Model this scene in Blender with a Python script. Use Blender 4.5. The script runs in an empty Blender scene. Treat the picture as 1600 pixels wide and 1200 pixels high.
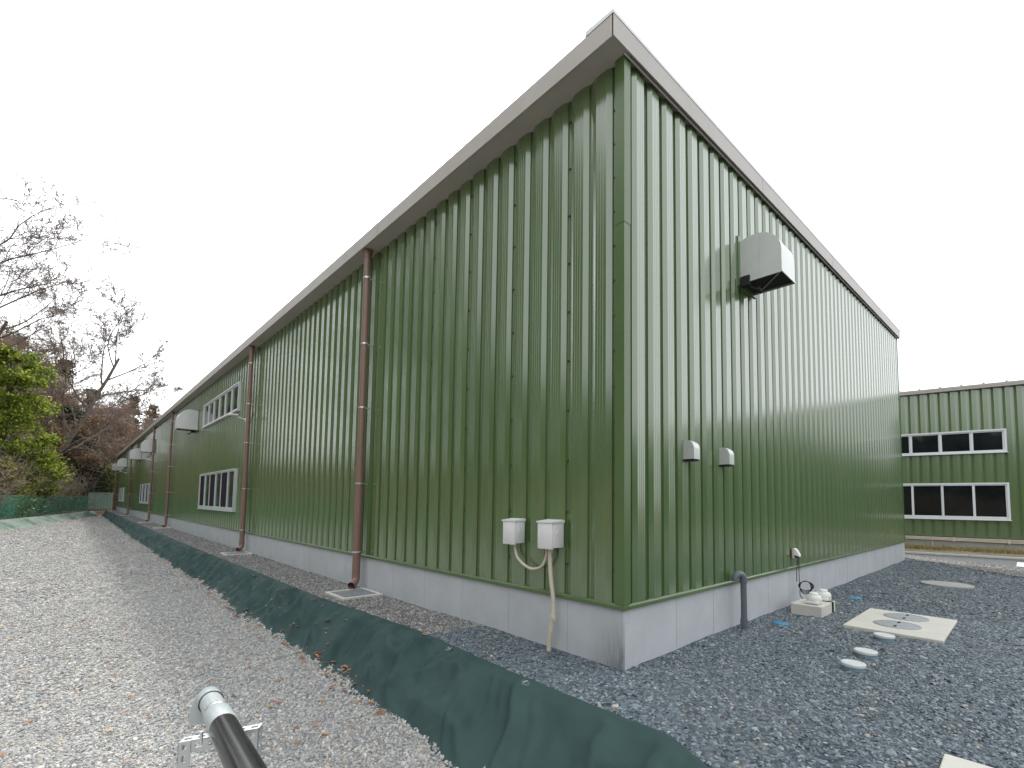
import bpy, bmesh, math, random
import numpy as np
from mathutils import Vector, Matrix, Euler

S = bpy.context.scene
COL = S.collection
R = math.radians
rng = np.random.default_rng(7)
random.seed(7)

# ------------------------------------------------------------------ camera
cam_d = bpy.data.cameras.new('camera')
cam = bpy.data.objects.new('camera', cam_d)
COL.objects.link(cam)
CAM = Vector((-3.2058, -2.1623, 1.2725))
yaw, pitch, roll = -0.7456, 0.0667, 0.0156
fwd = Vector((-math.sin(yaw) * math.cos(pitch), math.cos(yaw) * math.cos(pitch), math.sin(pitch)))
rgt = Vector((math.cos(yaw), math.sin(yaw), 0))
up = rgt.cross(fwd)
r2 = rgt * math.cos(roll) + up * math.sin(roll)
u2 = -rgt * math.sin(roll) + up * math.cos(roll)
cam.matrix_world = Matrix(((r2.x, u2.x, -fwd.x, CAM.x), (r2.y, u2.y, -fwd.y, CAM.y), (r2.z, u2.z, -fwd.z, CAM.z), (0, 0, 0, 1)))
cam_d.sensor_width = 36
cam_d.lens = 36 * 745.4 / 1600
cam_d.shift_y = 0.0856
cam_d.clip_start = 0.05
cam_d.clip_end = 3000
S.camera = cam

# ------------------------------------------------------------------ sky, sun, exposure
SUN = Vector((0.41, 0.81, 1.0)).normalized()
world = bpy.data.worlds.new('World')
S.world = world
world.use_nodes = True
nt = world.node_tree
bg = nt.nodes['Background']
sky = nt.nodes.new('ShaderNodeTexSky')
sky.sky_type = 'NISHITA'
sky.sun_disc = False
sky.sun_elevation = math.asin(SUN.z)
sky.sun_rotation = math.atan2(SUN.x, SUN.y)
sky.air_density = 1.0
sky.dust_density = 4.0
sky.ozone_density = 1.0
hs = nt.nodes.new('ShaderNodeHueSaturation')
hs.inputs['Saturation'].default_value = 0.22
mx = nt.nodes.new('ShaderNodeMixRGB')
mx.inputs[0].default_value = 0.6
mx.inputs[2].default_value = (10.2, 10.5, 10.8, 1)      # thin even cloud over the whole sky
nt.links.new(sky.outputs[0], hs.inputs['Color'])
nt.links.new(hs.outputs[0], mx.inputs[1])
nt.links.new(mx.outputs[0], bg.inputs['Color'])
bg.inputs['Strength'].default_value = 0.10

sun_d = bpy.data.lights.new('sun', 'SUN')
sun_d.energy = 1.6
sun_d.angle = R(4.0)
sun_d.color = (1.0, 0.95, 0.89)
sun = bpy.data.objects.new('sun', sun_d)
COL.objects.link(sun)
sun.rotation_euler = SUN.to_track_quat('Z', 'Y').to_euler()

S.view_settings.view_transform = 'Standard'
S.view_settings.look = 'None'
S.view_settings.exposure = 1.25
S.view_settings.gamma = 1.0
S.view_settings.use_curve_mapping = False
S.cycles.max_bounces = 6
S.cycles.diffuse_bounces = 3
S.cycles.glossy_bounces = 3
S.cycles.transparent_max_bounces = 12

# ------------------------------------------------------------------ helpers
def tag(o, label=None, cat=None, group=None, kind=None):
    if label: o['label'] = label
    if cat: o['category'] = cat
    if group: o['group'] = group
    if kind: o['kind'] = kind
    return o

def thing(name, label, cat, loc=(0, 0, 0), group=None, rz=0.0):
    o = bpy.data.objects.new(name, None)
    o.empty_display_size = 0.1
    o.location = loc
    o.rotation_euler = (0, 0, rz)
    COL.objects.link(o)
    return tag(o, label, cat, group)

class MB:
    """collects vertices and faces of one mesh"""
    def __init__(self):
        self.v, self.f, self.m = [], [], []
    def add(self, vs, fs, mi=0):
        b = len(self.v)
        self.v.extend([tuple(p) for p in vs])
        self.f.extend([tuple(b + i for i in f) for f in fs])
        self.m.extend([mi] * len(fs))
    def box(self, a, b, mi=0, bev=0.0):
        x0, y0, z0 = a; x1, y1, z1 = b
        if bev <= 0:
            vs = [(x0, y0, z0), (x1, y0, z0), (x1, y1, z0), (x0, y1, z0), (x0, y0, z1), (x1, y0, z1), (x1, y1, z1), (x0, y1, z1)]
            self.add(vs, [(0, 3, 2, 1), (4, 5, 6, 7), (0, 1, 5, 4), (1, 2, 6, 5), (2, 3, 7, 6), (3, 0, 4, 7)], mi)
        else:
            bm = bmesh.new()
            bmesh.ops.create_cube(bm, size=1.0)
            for v in bm.verts:
                v.co = Vector(((x0 + x1) / 2 + v.co.x * (x1 - x0), (y0 + y1) / 2 + v.co.y * (y1 - y0), (z0 + z1) / 2 + v.co.z * (z1 - z0)))
            bmesh.ops.bevel(bm, geom=list(bm.edges), offset=bev, segments=2, affect='EDGES', profile=0.5)
            bm.verts.index_update()
            self.add([v.co[:] for v in bm.verts], [[v.index for v in f.verts] for f in bm.faces], mi)
            bm.free()
    def tube(self, pts, r, n=10, mi=0, cap=True):
        pts = [Vector(p) for p in pts]
        rs = r if hasattr(r, '__len__') else [r] * len(pts)
        rings = []
        prev = None
        for i, p in enumerate(pts):
            if i == 0: t = pts[1] - pts[0]
            elif i == len(pts) - 1: t = pts[-1] - pts[-2]
            else: t = (pts[i + 1] - p).normalized() + (p - pts[i - 1]).normalized()
            if t.length < 1e-9: t = Vector((0, 0, 1))
            t.normalize()
            if prev is None:
                a = Vector((0, 0, 1)) if abs(t.z) < 0.9 else Vector((1, 0, 0))
                x = t.cross(a).normalized()
            else:
                x = prev - t * prev.dot(t)
                x.normalize()
            prev = x
            y = t.cross(x)
            rings.append([p + (x * math.cos(2 * math.pi * k / n) + y * math.sin(2 * math.pi * k / n)) * rs[i] for k in range(n)])
        b = len(self.v)
        for ring in rings: self.v.extend([tuple(q) for q in ring])
        for i in range(len(rings) - 1):
            for k in range(n):
                k2 = (k + 1) % n
                self.f.append((b + i * n + k, b + i * n + k2, b + (i + 1) * n + k2, b + (i + 1) * n + k)); self.m.append(mi)
        if cap:
            self.f.append(tuple(b + k for k in range(n))[::-1]); self.m.append(mi)
            o = b + (len(rings) - 1) * n
            self.f.append(tuple(o + k for k in range(n))); self.m.append(mi)
    def lathe(self, prof, c=(0, 0, 0), n=24, mi=0):
        b = len(self.v)
        for (r, z) in prof:
            for k in range(n):
                a = 2 * math.pi * k / n
                self.v.append((c[0] + r * math.cos(a), c[1] + r * math.sin(a), c[2] + z))
        for i in range(len(prof) - 1):
            for k in range(n):
                k2 = (k + 1) % n
                self.f.append((b + i * n + k, b + i * n + k2, b + (i + 1) * n + k2, b + (i + 1) * n + k)); self.m.append(mi)
        o = b + (len(prof) - 1) * n
        self.f.append(tuple(o + k for k in range(n))); self.m.append(mi)
    def prism(self, poly, axis, a, b, mi=0):
        """poly: list of 2D points; axis 'x','y' or 'z' = extrusion axis from a to b"""
        n = len(poly)
        def P(p, t):
            if axis == 'x': return (t, p[0], p[1])
            if axis == 'y': return (p[0], t, p[1])
            return (p[0], p[1], t)
        vs = [P(p, a) for p in poly] + [P(p, b) for p in poly]
        fs = [tuple(range(n)), tuple(range(2 * n - 1, n - 1, -1))]
        for i in range(n):
            j = (i + 1) % n
            fs.append((i, n + i, n + j, j))
        self.add(vs, fs, mi)
    def mesh(self, name, mats, smooth=None):
        me = bpy.data.meshes.new(name)
        me.from_pydata(self.v, [], self.f)
        if not isinstance(mats, (list, tuple)): mats = [mats]
        for m in mats: me.materials.append(m)
        if len(mats) > 1:
            me.polygons.foreach_set('material_index', np.array(self.m, dtype=np.int32))
        bm = bmesh.new(); bm.from_mesh(me)
        bmesh.ops.recalc_face_normals(bm, faces=bm.faces)
        bm.to_mesh(me); bm.free()
        if smooth is not None:
            me.polygons.foreach_set('use_smooth', np.ones(len(me.polygons), dtype=bool))
            try: me.set_sharp_from_angle(angle=R(smooth))
            except Exception: pass
        me.update()
        return me
    def build(self, name, mats, parent=None, smooth=None):
        return link(name, self.mesh(name, mats, smooth), parent)

def link(name, me, parent=None):
    o = bpy.data.objects.new(name, me)
    COL.objects.link(o)
    if parent is not None: o.parent = parent
    return o

def np_mesh(name, verts, faces, mat, smooth=False):
    """fast mesh from numpy arrays; faces: (n,k)"""
    verts = np.asarray(verts, dtype=np.float32); faces = np.asarray(faces, dtype=np.int32)
    k = faces.shape[1]
    me = bpy.data.meshes.new(name)
    me.vertices.add(len(verts)); me.vertices.foreach_set('co', verts.ravel())
    me.loops.add(faces.size); me.loops.foreach_set('vertex_index', faces.ravel())
    me.polygons.add(len(faces))
    me.polygons.foreach_set('loop_start', np.arange(0, faces.size, k, dtype=np.int32))
    me.polygons.foreach_set('loop_total', np.full(len(faces), k, dtype=np.int32))
    if smooth: me.polygons.foreach_set('use_smooth', np.ones(len(faces), dtype=bool))
    me.materials.append(mat)
    me.update(calc_edges=True)
    return me

def copy_tree(o, parent=None):
    c = o.copy(); COL.objects.link(c)
    if parent is not None: c.parent = parent
    for ch in list(o.children): copy_tree(ch, c)
    return c

# value noise in 2D for geometry
_perm = np.random.default_rng(3).random((256, 256))
def vnoise(x, y):
    x = np.asarray(x, float); y = np.asarray(y, float)
    xi = np.floor(x).astype(int); yi = np.floor(y).astype(int)
    fx = x - xi; fy = y - yi
    fx = fx * fx * (3 - 2 * fx); fy = fy * fy * (3 - 2 * fy)
    g = lambda a, b: _perm[a % 256, b % 256]
    return (g(xi, yi) * (1 - fx) + g(xi + 1, yi) * fx) * (1 - fy) + (g(xi, yi + 1) * (1 - fx) + g(xi + 1, yi + 1) * fx) * fy
def fbm(x, y, o=4):
    s = 0; a = 0.5
    for i in range(o):
        s = s + a * vnoise(x * 2 ** i + 17.3 * i, y * 2 ** i + 5.1 * i); a *= 0.5
    return s

# ------------------------------------------------------------------ materials
def mat(name, col, rough=0.6, metal=0.0, spec=0.5, var=0.0, vscale=6.0, col2=None, bump=0.0, bscale=40.0, stretch=None, coat=0.0):
    m = bpy.data.materials.new(name)
    m.use_nodes = True
    n = m.node_tree.nodes; l = m.node_tree.links
    p = n['Principled BSDF']
    p.inputs['Base Color'].default_value = (*col, 1)
    p.inputs['Roughness'].default_value = rough
    p.inputs['Metallic'].default_value = metal
    p.inputs['Specular IOR Level'].default_value = spec
    if coat: p.inputs['Coat Weight'].default_value = coat
    tc = n.new('ShaderNodeTexCoord')
    src = tc.outputs['Object']
    if stretch:
        mp = n.new('ShaderNodeMapping'); mp.inputs['Scale'].default_value = stretch
        l.new(src, mp.inputs[0]); src = mp.outputs[0]
    if var > 0 or col2:
        nz = n.new('ShaderNodeTexNoise'); nz.inputs['Scale'].default_value = vscale; nz.inputs['Detail'].default_value = 6; nz.inputs['Roughness'].default_value = 0.65
        l.new(src, nz.inputs['Vector'])
        rp = n.new('ShaderNodeValToRGB')
        rp.color_ramp.elements[0].position = 0.3; rp.color_ramp.elements[1].position = 0.7
        c2 = col2 if col2 else tuple(min(1, c * (1 + var)) for c in col)
        c1 = col if col2 else tuple(c * (1 - var) for c in col)
        rp.color_ramp.elements[0].color = (*c1, 1); rp.color_ramp.elements[1].color = (*c2, 1)
        l.new(nz.outputs['Fac'], rp.inputs[0]); l.new(rp.outputs[0], p.inputs['Base Color'])
    if bump > 0:
        nb = n.new('ShaderNodeTexNoise'); nb.inputs['Scale'].default_value = bscale; nb.inputs['Detail'].default_value = 5
        l.new(src, nb.inputs['Vector'])
        bp = n.new('ShaderNodeBump'); bp.inputs['Strength'].default_value = bump; bp.inputs['Distance'].default_value = 0.01
        l.new(nb.outputs['Fac'], bp.inputs['Height']); l.new(bp.outputs[0], p.inputs['Normal'])
    return m

def stone_mat(name, stops, rough=0.75, spec=0.35):
    """each stone instance takes its own colour"""
    m = bpy.data.materials.new(name); m.use_nodes = True
    n = m.node_tree.nodes; l = m.node_tree.links; p = n['Principled BSDF']
    oi = n.new('ShaderNodeObjectInfo'); rp = n.new('ShaderNodeValToRGB')
    el = rp.color_ramp.elements
    while len(el) < len(stops): el.new(0.5)
    for e, (pos, c) in zip(el, stops): e.position = pos; e.color = (*c, 1)
    l.new(oi.outputs['Random'], rp.inputs[0])
    tc = n.new('ShaderNodeTexCoord'); nz = n.new('ShaderNodeTexNoise'); nz.inputs['Scale'].default_value = 2.5; nz.inputs['Detail'].default_value = 4
    l.new(tc.outputs['Object'], nz.inputs['Vector'])
    mr = n.new('ShaderNodeMapRange'); mr.inputs['From Min'].default_value = 0.3; mr.inputs['From Max'].default_value = 0.7; mr.inputs['To Min'].default_value = 0.8; mr.inputs['To Max'].default_value = 1.2
    l.new(nz.outputs['Fac'], mr.inputs['Value'])
    mu = n.new('ShaderNodeMixRGB'); mu.blend_type = 'MULTIPLY'; mu.inputs[0].default_value = 1
    l.new(rp.outputs[0], mu.inputs[1]); l.new(mr.outputs[0], mu.inputs[2]); l.new(mu.outputs[0], p.inputs['Base Color'])
    p.inputs['Roughness'].default_value = rough; p.inputs['Specular IOR Level'].default_value = spec
    return m

def gravel_mat(name, stops, scale=55.0, big=None, flat=1.0, bump=0.6, lump=0.25):
    """ground seen between and beyond the built stones: cells coloured like them"""
    m = bpy.data.materials.new(name); m.use_nodes = True
    n = m.node_tree.nodes; l = m.node_tree.links; p = n['Principled BSDF']
    tc = n.new('ShaderNodeTexCoord')
    dn = n.new('ShaderNodeTexNoise'); dn.inputs['Scale'].default_value = scale * 1.2; dn.inputs['Detail'].default_value = 2
    l.new(tc.outputs['Object'], dn.inputs['Vector'])
    va = n.new('ShaderNodeVectorMath'); va.operation = 'MULTIPLY_ADD'
    va.inputs[1].default_value = (0.012, 0.012, 0.012)
    l.new(dn.outputs['Color'], va.inputs[0]); l.new(tc.outputs['Object'], va.inputs[2])
    vo = n.new('ShaderNodeTexVoronoi'); vo.inputs['Scale'].default_value = scale
    l.new(va.outputs[0], vo.inputs['Vector'])
    sp = n.new('ShaderNodeSeparateColor'); l.new(vo.outputs['Color'], sp.inputs[0])
    rp = n.new('ShaderNodeValToRGB'); el = rp.color_ramp.elements
    while len(el) < len(stops): el.new(0.5)
    for e, (pos, c) in zip(el, stops): e.position = pos; e.color = (*c, 1)
    l.new(sp.outputs[0], rp.inputs[0])
    nz = n.new('ShaderNodeTexNoise'); nz.inputs['Scale'].default_value = 0.9; nz.inputs['Detail'].default_value = 5
    l.new(tc.outputs['Object'], nz.inputs['Vector'])
    mr = n.new('ShaderNodeMapRange'); mr.inputs['From Min'].default_value = 0.3; mr.inputs['From Max'].default_value = 0.7
    mr.inputs['To Min'].default_value = 1 - lump; mr.inputs['To Max'].default_value = 1 + lump
    l.new(nz.outputs['Fac'], mr.inputs['Value'])
    mu = n.new('ShaderNodeMixRGB'); mu.blend_type = 'MULTIPLY'; mu.inputs[0].default_value = 1
    l.new(rp.outputs[0], mu.inputs[1]); l.new(mr.outputs[0], mu.inputs[2])
    out = mu.outputs[0]
    n3 = n.new('ShaderNodeTexNoise'); n3.inputs['Scale'].default_value = 9; n3.inputs['Detail'].default_value = 6; n3.inputs['Roughness'].default_value = 0.75
    l.new(tc.outputs['Object'], n3.inputs['Vector'])
    m3 = n.new('ShaderNodeMapRange'); m3.inputs['From Min'].default_value = 0.32; m3.inputs['From Max'].default_value = 0.68; m3.inputs['To Min'].default_value = 0.62; m3.inputs['To Max'].default_value = 1.38
    l.new(n3.outputs['Fac'], m3.inputs['Value'])
    m4 = n.new('ShaderNodeMixRGB'); m4.blend_type = 'MULTIPLY'; m4.inputs[0].default_value = 1
    l.new(out, m4.inputs[1]); l.new(m3.outputs[0], m4.inputs[2]); out = m4.outputs[0]
    if big:                                                    # dirt showing in wide patches
        n2 = n.new('ShaderNodeTexNoise'); n2.inputs['Scale'].default_value = 0.45; n2.inputs['Detail'].default_value = 6
        l.new(tc.outputs['Object'], n2.inputs['Vector'])
        r2_ = n.new('ShaderNodeMapRange'); r2_.inputs['From Min'].default_value = 0.52; r2_.inputs['From Max'].default_value = 0.72; r2_.inputs['To Max'].default_value = 0.45
        l.new(n2.outputs['Fac'], r2_.inputs['Value'])
        mm = n.new('ShaderNodeMixRGB'); mm.inputs[2].default_value = (*big, 1)
        l.new(r2_.outputs[0], mm.inputs[0]); l.new(out, mm.inputs[1]); out = mm.outputs[0]
    l.new(out, p.inputs['Base Color'])
    ve = n.new('ShaderNodeTexVoronoi'); ve.feature = 'DISTANCE_TO_EDGE'; ve.inputs['Scale'].default_value = scale
    l.new(va.outputs[0], ve.inputs['Vector'])
    bp = n.new('ShaderNodeBump'); bp.inputs['Strength'].default_value = bump; bp.inputs['Distance'].default_value = 0.02
    ad = n.new('ShaderNodeMath'); ad.operation = 'MULTIPLY_ADD'; ad.inputs[1].default_value = 1.2
    l.new(ve.outputs['Distance'], ad.inputs[0]); l.new(sp.outputs[1], ad.inputs[2])
    l.new(ad.outputs[0], bp.inputs['Height']); l.new(bp.outputs[0], p.inputs['Normal'])
    p.inputs['Roughness'].default_value = 0.85; p.inputs['Specular IOR Level'].default_value = 0.25
    return m

def leaf_mat(name, stops, vscale=0.8, trans=0.25):
    m = bpy.data.materials.new(name); m.use_nodes = True
    n = m.node_tree.nodes; l = m.node_tree.links; p = n['Principled BSDF']
    ge = n.new('ShaderNodeNewGeometry'); rp = n.new('ShaderNodeValToRGB'); el = rp.color_ramp.elements
    while len(el) < len(stops): el.new(0.5)
    for e, (pos, c) in zip(el, stops): e.position = pos; e.color = (*c, 1)
    l.new(ge.outputs['Random Per Island'], rp.inputs[0]); l.new(rp.outputs[0], p.inputs['Base Color'])
    p.inputs['Roughness'].default_value = 0.55; p.inputs['Specular IOR Level'].default_value = 0.3
    tr = n.new('ShaderNodeBsdfTranslucent'); l.new(rp.outputs[0], tr.inputs['Color'])
    mi = n.new('ShaderNodeMixShader'); mi.inputs[0].default_value = trans
    l.new(p.outputs[0], mi.inputs[1]); l.new(tr.outputs[0], mi.inputs[2])
    l.new(mi.outputs[0], n['Material Output'].inputs['Surface'])
    return m

def wall_mat(name, col):
    """baked green paint on steel sheet, slightly uneven from sheet to sheet"""
    m = bpy.data.materials.new(name); m.use_nodes = True
    n = m.node_tree.nodes; l = m.node_tree.links; p = n['Principled BSDF']
    oi = n.new('ShaderNodeObjectInfo')
    tc = n.new('ShaderNodeTexCoord')
    nz = n.new('ShaderNodeTexNoise'); nz.inputs['Scale'].default_value = 1.3; nz.inputs['Detail'].default_value = 3
    mp = n.new('ShaderNodeMapping'); mp.inputs['Scale'].default_value = (7, 7, 0.10)
    l.new(tc.outputs['Object'], mp.inputs[0]); l.new(mp.outputs[0], nz.inputs['Vector'])
    a = n.new('ShaderNodeMath'); a.operation = 'MULTIPLY_ADD'; a.inputs[1].default_value = 0.10; a.inputs[2].default_value = 0.90
    l.new(oi.outputs['Random'], a.inputs[0])
    b = n.new('ShaderNodeMath'); b.operation = 'MULTIPLY_ADD'; b.inputs[1].default_value = 0.16
    l.new(nz.outputs['Fac'], b.inputs[0]); l.new(a.outputs[0], b.inputs[2])
    mu = n.new('ShaderNodeMixRGB'); mu.blend_type = 'MULTIPLY'; mu.inputs[0].default_value = 1; mu.inputs[1].default_value = (*col, 1)
    l.new(b.outputs[0], mu.inputs[2]); l.new(mu.outputs[0], p.inputs['Base Color'])
    p.inputs['Roughness'].default_value = 0.22
    p.inputs['Specular IOR Level'].default_value = 0.85
    p.inputs['Coat Weight'].default_value = 1.0; p.inputs['Coat Roughness'].default_value = 0.15; p.inputs['Coat IOR'].default_value = 1.6
    # sheet metal is never quite flat: long soft waves bend the reflections
    n2 = n.new('ShaderNodeTexNoise'); n2.inputs['Scale'].default_value = 1.0; n2.inputs['Detail'].default_value = 2
    m2 = n.new('ShaderNodeMapping'); m2.inputs['Scale'].default_value = (5, 5, 0.22)
    l.new(tc.outputs['Object'], m2.inputs[0]); l.new(m2.outputs[0], n2.inputs['Vector'])
    bp = n.new('ShaderNodeBump'); bp.inputs['Strength'].default_value = 0.06; bp.inputs['Distance'].default_value = 0.02
    l.new(n2.outputs['Fac'], bp.inputs['Height']); l.new(bp.outputs[0], p.inputs['Normal'])
    return m

def concrete_mat(name, col, stain=False):
    m = bpy.data.materials.new(name); m.use_nodes = True
    n = m.node_tree.nodes; l = m.node_tree.links; p = n['Principled BSDF']
    tc = n.new('ShaderNodeTexCoord')
    nz = n.new('ShaderNodeTexNoise'); nz.inputs['Scale'].default_value = 2.2; nz.inputs['Detail'].default_value = 8; nz.inputs['Roughness'].default_value = 0.7
    l.new(tc.outputs['Object'], nz.inputs['Vector'])
    rp = n.new('ShaderNodeValToRGB'); rp.color_ramp.elements[0].position = 0.28; rp.color_ramp.elements[1].position = 0.72
    rp.color_ramp.elements[0].color = (*[c * 0.88 for c in col], 1); rp.color_ramp.elements[1].color = (*[min(1, c * 1.07) for c in col], 1)
    l.new(nz.outputs['Fac'], rp.inputs[0]); out = rp.outputs[0]
    if stain:        # splash dirt with its own outline, thickest low down by the building corner
        sx = n.new('ShaderNodeSeparateXYZ'); l.new(tc.outputs['Object'], sx.inputs[0])
        near = n.new('ShaderNodeMapRange'); near.inputs['From Min'].default_value = 0.02; near.inputs['From Max'].default_value = 0.42; near.inputs['To Min'].default_value = 1; near.inputs['To Max'].default_value = 0
        l.new(sx.outputs['Y'], near.inputs['Value'])
        side = n.new('ShaderNodeMath'); side.operation = 'LESS_THAN'; side.inputs[1].default_value = 0.04; l.new(sx.outputs['X'], side.inputs[0])
        hz = n.new('ShaderNodeMapRange'); hz.inputs['From Min'].default_value = 0.02; hz.inputs['From Max'].default_value = 0.40; hz.inputs['To Min'].default_value = 1; hz.inputs['To Max'].default_value = 0.05
        l.new(sx.outputs['Z'], hz.inputs['Value'])
        ms = n.new('ShaderNodeMapping'); ms.inputs['Scale'].default_value = (110, 110, 9); l.new(tc.outputs['Object'], ms.inputs[0])
        ns = n.new('ShaderNodeTexNoise'); ns.inputs['Scale'].default_value = 1; ns.inputs['Detail'].default_value = 6; l.new(ms.outputs[0], ns.inputs['Vector'])
        m1 = n.new('ShaderNodeMath'); m1.operation = 'MULTIPLY'; l.new(near.outputs[0], m1.inputs[0]); l.new(hz.outputs[0], m1.inputs[1])
        m2 = n.new('ShaderNodeMath'); m2.operation = 'MULTIPLY'; l.new(m1.outputs[0], m2.inputs[0]); l.new(side.outputs[0], m2.inputs[1])
        m3 = n.new('ShaderNodeMath'); m3.operation = 'MULTIPLY'; m3.use_clamp = True; l.new(m2.outputs[0], m3.inputs[0])
        mr = n.new('ShaderNodeMapRange'); mr.inputs['From Min'].default_value = 0.3; mr.inputs['From Max'].default_value = 0.65; mr.inputs['To Min'].default_value = 0.35; mr.inputs['To Max'].default_value = 0.85
        l.new(ns.outputs['Fac'], mr.inputs['Value']); l.new(mr.outputs[0], m3.inputs[1])
        mm = n.new('ShaderNodeMixRGB'); mm.inputs[2].default_value = (0.06, 0.065, 0.07, 1)
        l.new(m3.outputs[0], mm.inputs[0]); l.new(out, mm.inputs[1]); out = mm.outputs[0]
    l.new(out, p.inputs['Base Color'])
    nb = n.new('ShaderNodeTexNoise'); nb.inputs['Scale'].default_value = 30; nb.inputs['Detail'].default_value = 6
    l.new(tc.outputs['Object'], nb.inputs['Vector'])
    bp = n.new('ShaderNodeBump'); bp.inputs['Strength'].default_value = 0.12; bp.inputs['Distance'].default_value = 0.01
    l.new(nb.outputs['Fac'], bp.inputs['Height']); l.new(bp.outputs[0], p.inputs['Normal'])
    p.inputs['Roughness'].default_value = 0.8; p.inputs['Specular IOR Level'].default_value = 0.3
    return m

def net_mat(name, col, cover):
    m = bpy.data.materials.new(name); m.use_nodes = True
    n = m.node_tree.nodes; l = m.node_tree.links; p = n['Principled BSDF']
    p.inputs['Base Color'].default_value = (*col, 1); p.inputs['Roughness'].default_value = 0.7
    t = n.new('ShaderNodeBsdfTransparent'); mi = n.new('ShaderNodeMixShader')
    tc = n.new('ShaderNodeTexCoord'); nz = n.new('ShaderNodeTexNoise'); nz.inputs['Scale'].default_value = 1.5; nz.inputs['Detail'].default_value = 4
    l.new(tc.outputs['Object'], nz.inputs['Vector'])
    mr = n.new('ShaderNodeMapRange'); mr.inputs['From Min'].default_value = 0.3; mr.inputs['From Max'].default_value = 0.7; mr.inputs['To Min'].default_value = cover - 0.12; mr.inputs['To Max'].default_value = cover + 0.12
    l.new(nz.outputs['Fac'], mr.inputs['Value']); l.new(mr.outputs[0], mi.inputs[0])
    l.new(t.outputs[0], mi.inputs[1]); l.new(p.outputs[0], mi.inputs[2]); l.new(mi.outputs[0], n['Material Output'].inputs['Surface'])
    return m

GREEN = (0.087, 0.142, 0.052)
M = {}
M['wall'] = wall_mat('green_steel_sheet', GREEN)
M['wall_core'] = mat('wall_core', (0.05, 0.08, 0.035), 0.7)
M['trim'] = mat('green_flashing', (0.086, 0.140, 0.052), 0.26, var=0.04, vscale=3)
M['soffit'] = mat('taupe_steel', (0.39, 0.36, 0.325), 0.42, var=0.06, vscale=2.5)
M['roof'] = mat('pale_roof_steel', (0.55, 0.56, 0.56), 0.35, metal=0.4)
M['plinth'] = concrete_mat('painted_concrete', (0.485, 0.505, 0.52), stain=True)
M['concrete'] = concrete_mat('pale_concrete', (0.60, 0.58, 0.52))
M['concrete2'] = concrete_mat('old_concrete', (0.36, 0.36, 0.33))
M['joint'] = mat('joint_line', (0.36, 0.37, 0.38), 0.9)  # grey of the joint lines in the plinths
M['pipe'] = mat('brown_pvc', (0.205, 0.125, 0.10), 0.38, var=0.08, vscale=3)
M['zinc'] = mat('zinc_band', (0.62, 0.63, 0.63), 0.3, metal=0.8)
M['galv'] = mat('galvanised_steel', (0.50, 0.52, 0.53), 0.42, metal=0.55, var=0.12, vscale=9)
M['hood'] = mat('pale_hood_steel', (0.60, 0.61, 0.60), 0.32, metal=0.35, var=0.05, vscale=5)
M['alu2'] = mat('pale_window_frame', (0.66, 0.68, 0.69), 0.4)
M['alu'] = mat('window_aluminium', (0.60, 0.61, 0.615), 0.35, metal=0.25)
M['glass'] = mat('dark_window_glass', (0.012, 0.014, 0.014), 0.04, spec=0.22, var=0.5, vscale=1.2)
M['glass_g'] = mat('green_reflection_glass', (0.016, 0.045, 0.034), 0.06, spec=0.35, var=0.3, vscale=1.5)  # the green reflected in the panes is painted into their base colour
M['screen'] = mat('insect_screen', (0.022, 0.018, 0.022), 0.9, spec=0.1)
M['boxwhite'] = mat('ivory_box', (0.72, 0.71, 0.70), 0.45, var=0.03, vscale=8)
M['beige'] = mat('beige_conduit', (0.56, 0.50, 0.40), 0.5, var=0.08, vscale=10)
M['greypvc'] = mat('grey_pvc', (0.115, 0.135, 0.155), 0.38, var=0.06)
M['lightpvc'] = mat('light_grey_pvc', (0.36, 0.40, 0.41), 0.3, var=0.05)
M['blackpvc'] = mat('black_hose', (0.008, 0.008, 0.009), 0.24, spec=0.35, var=0.2, vscale=12, bump=0.03, bscale=60)
M['cable'] = mat('black_cable', (0.012, 0.012, 0.014), 0.5)
M['white'] = mat('white_plastic', (0.78, 0.77, 0.73), 0.4, var=0.03)
M['lid'] = mat('pale_pvc_lid', (0.60, 0.63, 0.62), 0.45, var=0.08, vscale=14)
M['lidside'] = mat('blue_grey_pvc', (0.17, 0.27, 0.32), 0.45)
M['blue'] = mat('blue_cap', (0.02, 0.22, 0.42), 0.4)
M['iron'] = mat('manhole_iron', (0.33, 0.35, 0.37), 0.55, metal=0.3, var=0.25, vscale=25, bump=0.5, bscale=60)
M['grate'] = mat('grate_steel', (0.40, 0.43, 0.46), 0.45, metal=0.5)
M['dark'] = mat('dark_void', (0.012, 0.012, 0.012), 0.8)
M['screw'] = mat('screw_head', (0.03, 0.045, 0.025), 0.5)
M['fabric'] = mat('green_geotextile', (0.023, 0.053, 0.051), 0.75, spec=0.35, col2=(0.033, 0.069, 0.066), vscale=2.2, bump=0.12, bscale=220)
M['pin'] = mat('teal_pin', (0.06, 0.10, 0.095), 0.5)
M['fabric2'] = mat('sunlit_geotextile', (0.085, 0.135, 0.11), 0.8, spec=0.3, col2=(0.14, 0.19, 0.16), vscale=1.4, bump=0.2, bscale=60)  # sunlight on the far bank is put into this paler green
M['soil'] = mat('bare_soil', (0.12, 0.095, 0.065), 0.95, spec=0.1, col2=(0.20, 0.165, 0.12), vscale=0.8, bump=0.6, bscale=12)
M['dirt'] = mat('pale_dirt', (0.20, 0.175, 0.14), 0.95, spec=0.1, col2=(0.34, 0.30, 0.245), vscale=1.8, bump=0.6, bscale=20)
M['litter'] = mat('leaf_litter', (0.075, 0.052, 0.032), 0.95, spec=0.1, col2=(0.17, 0.12, 0.075), vscale=1.6, bump=0.8, bscale=9)
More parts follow.
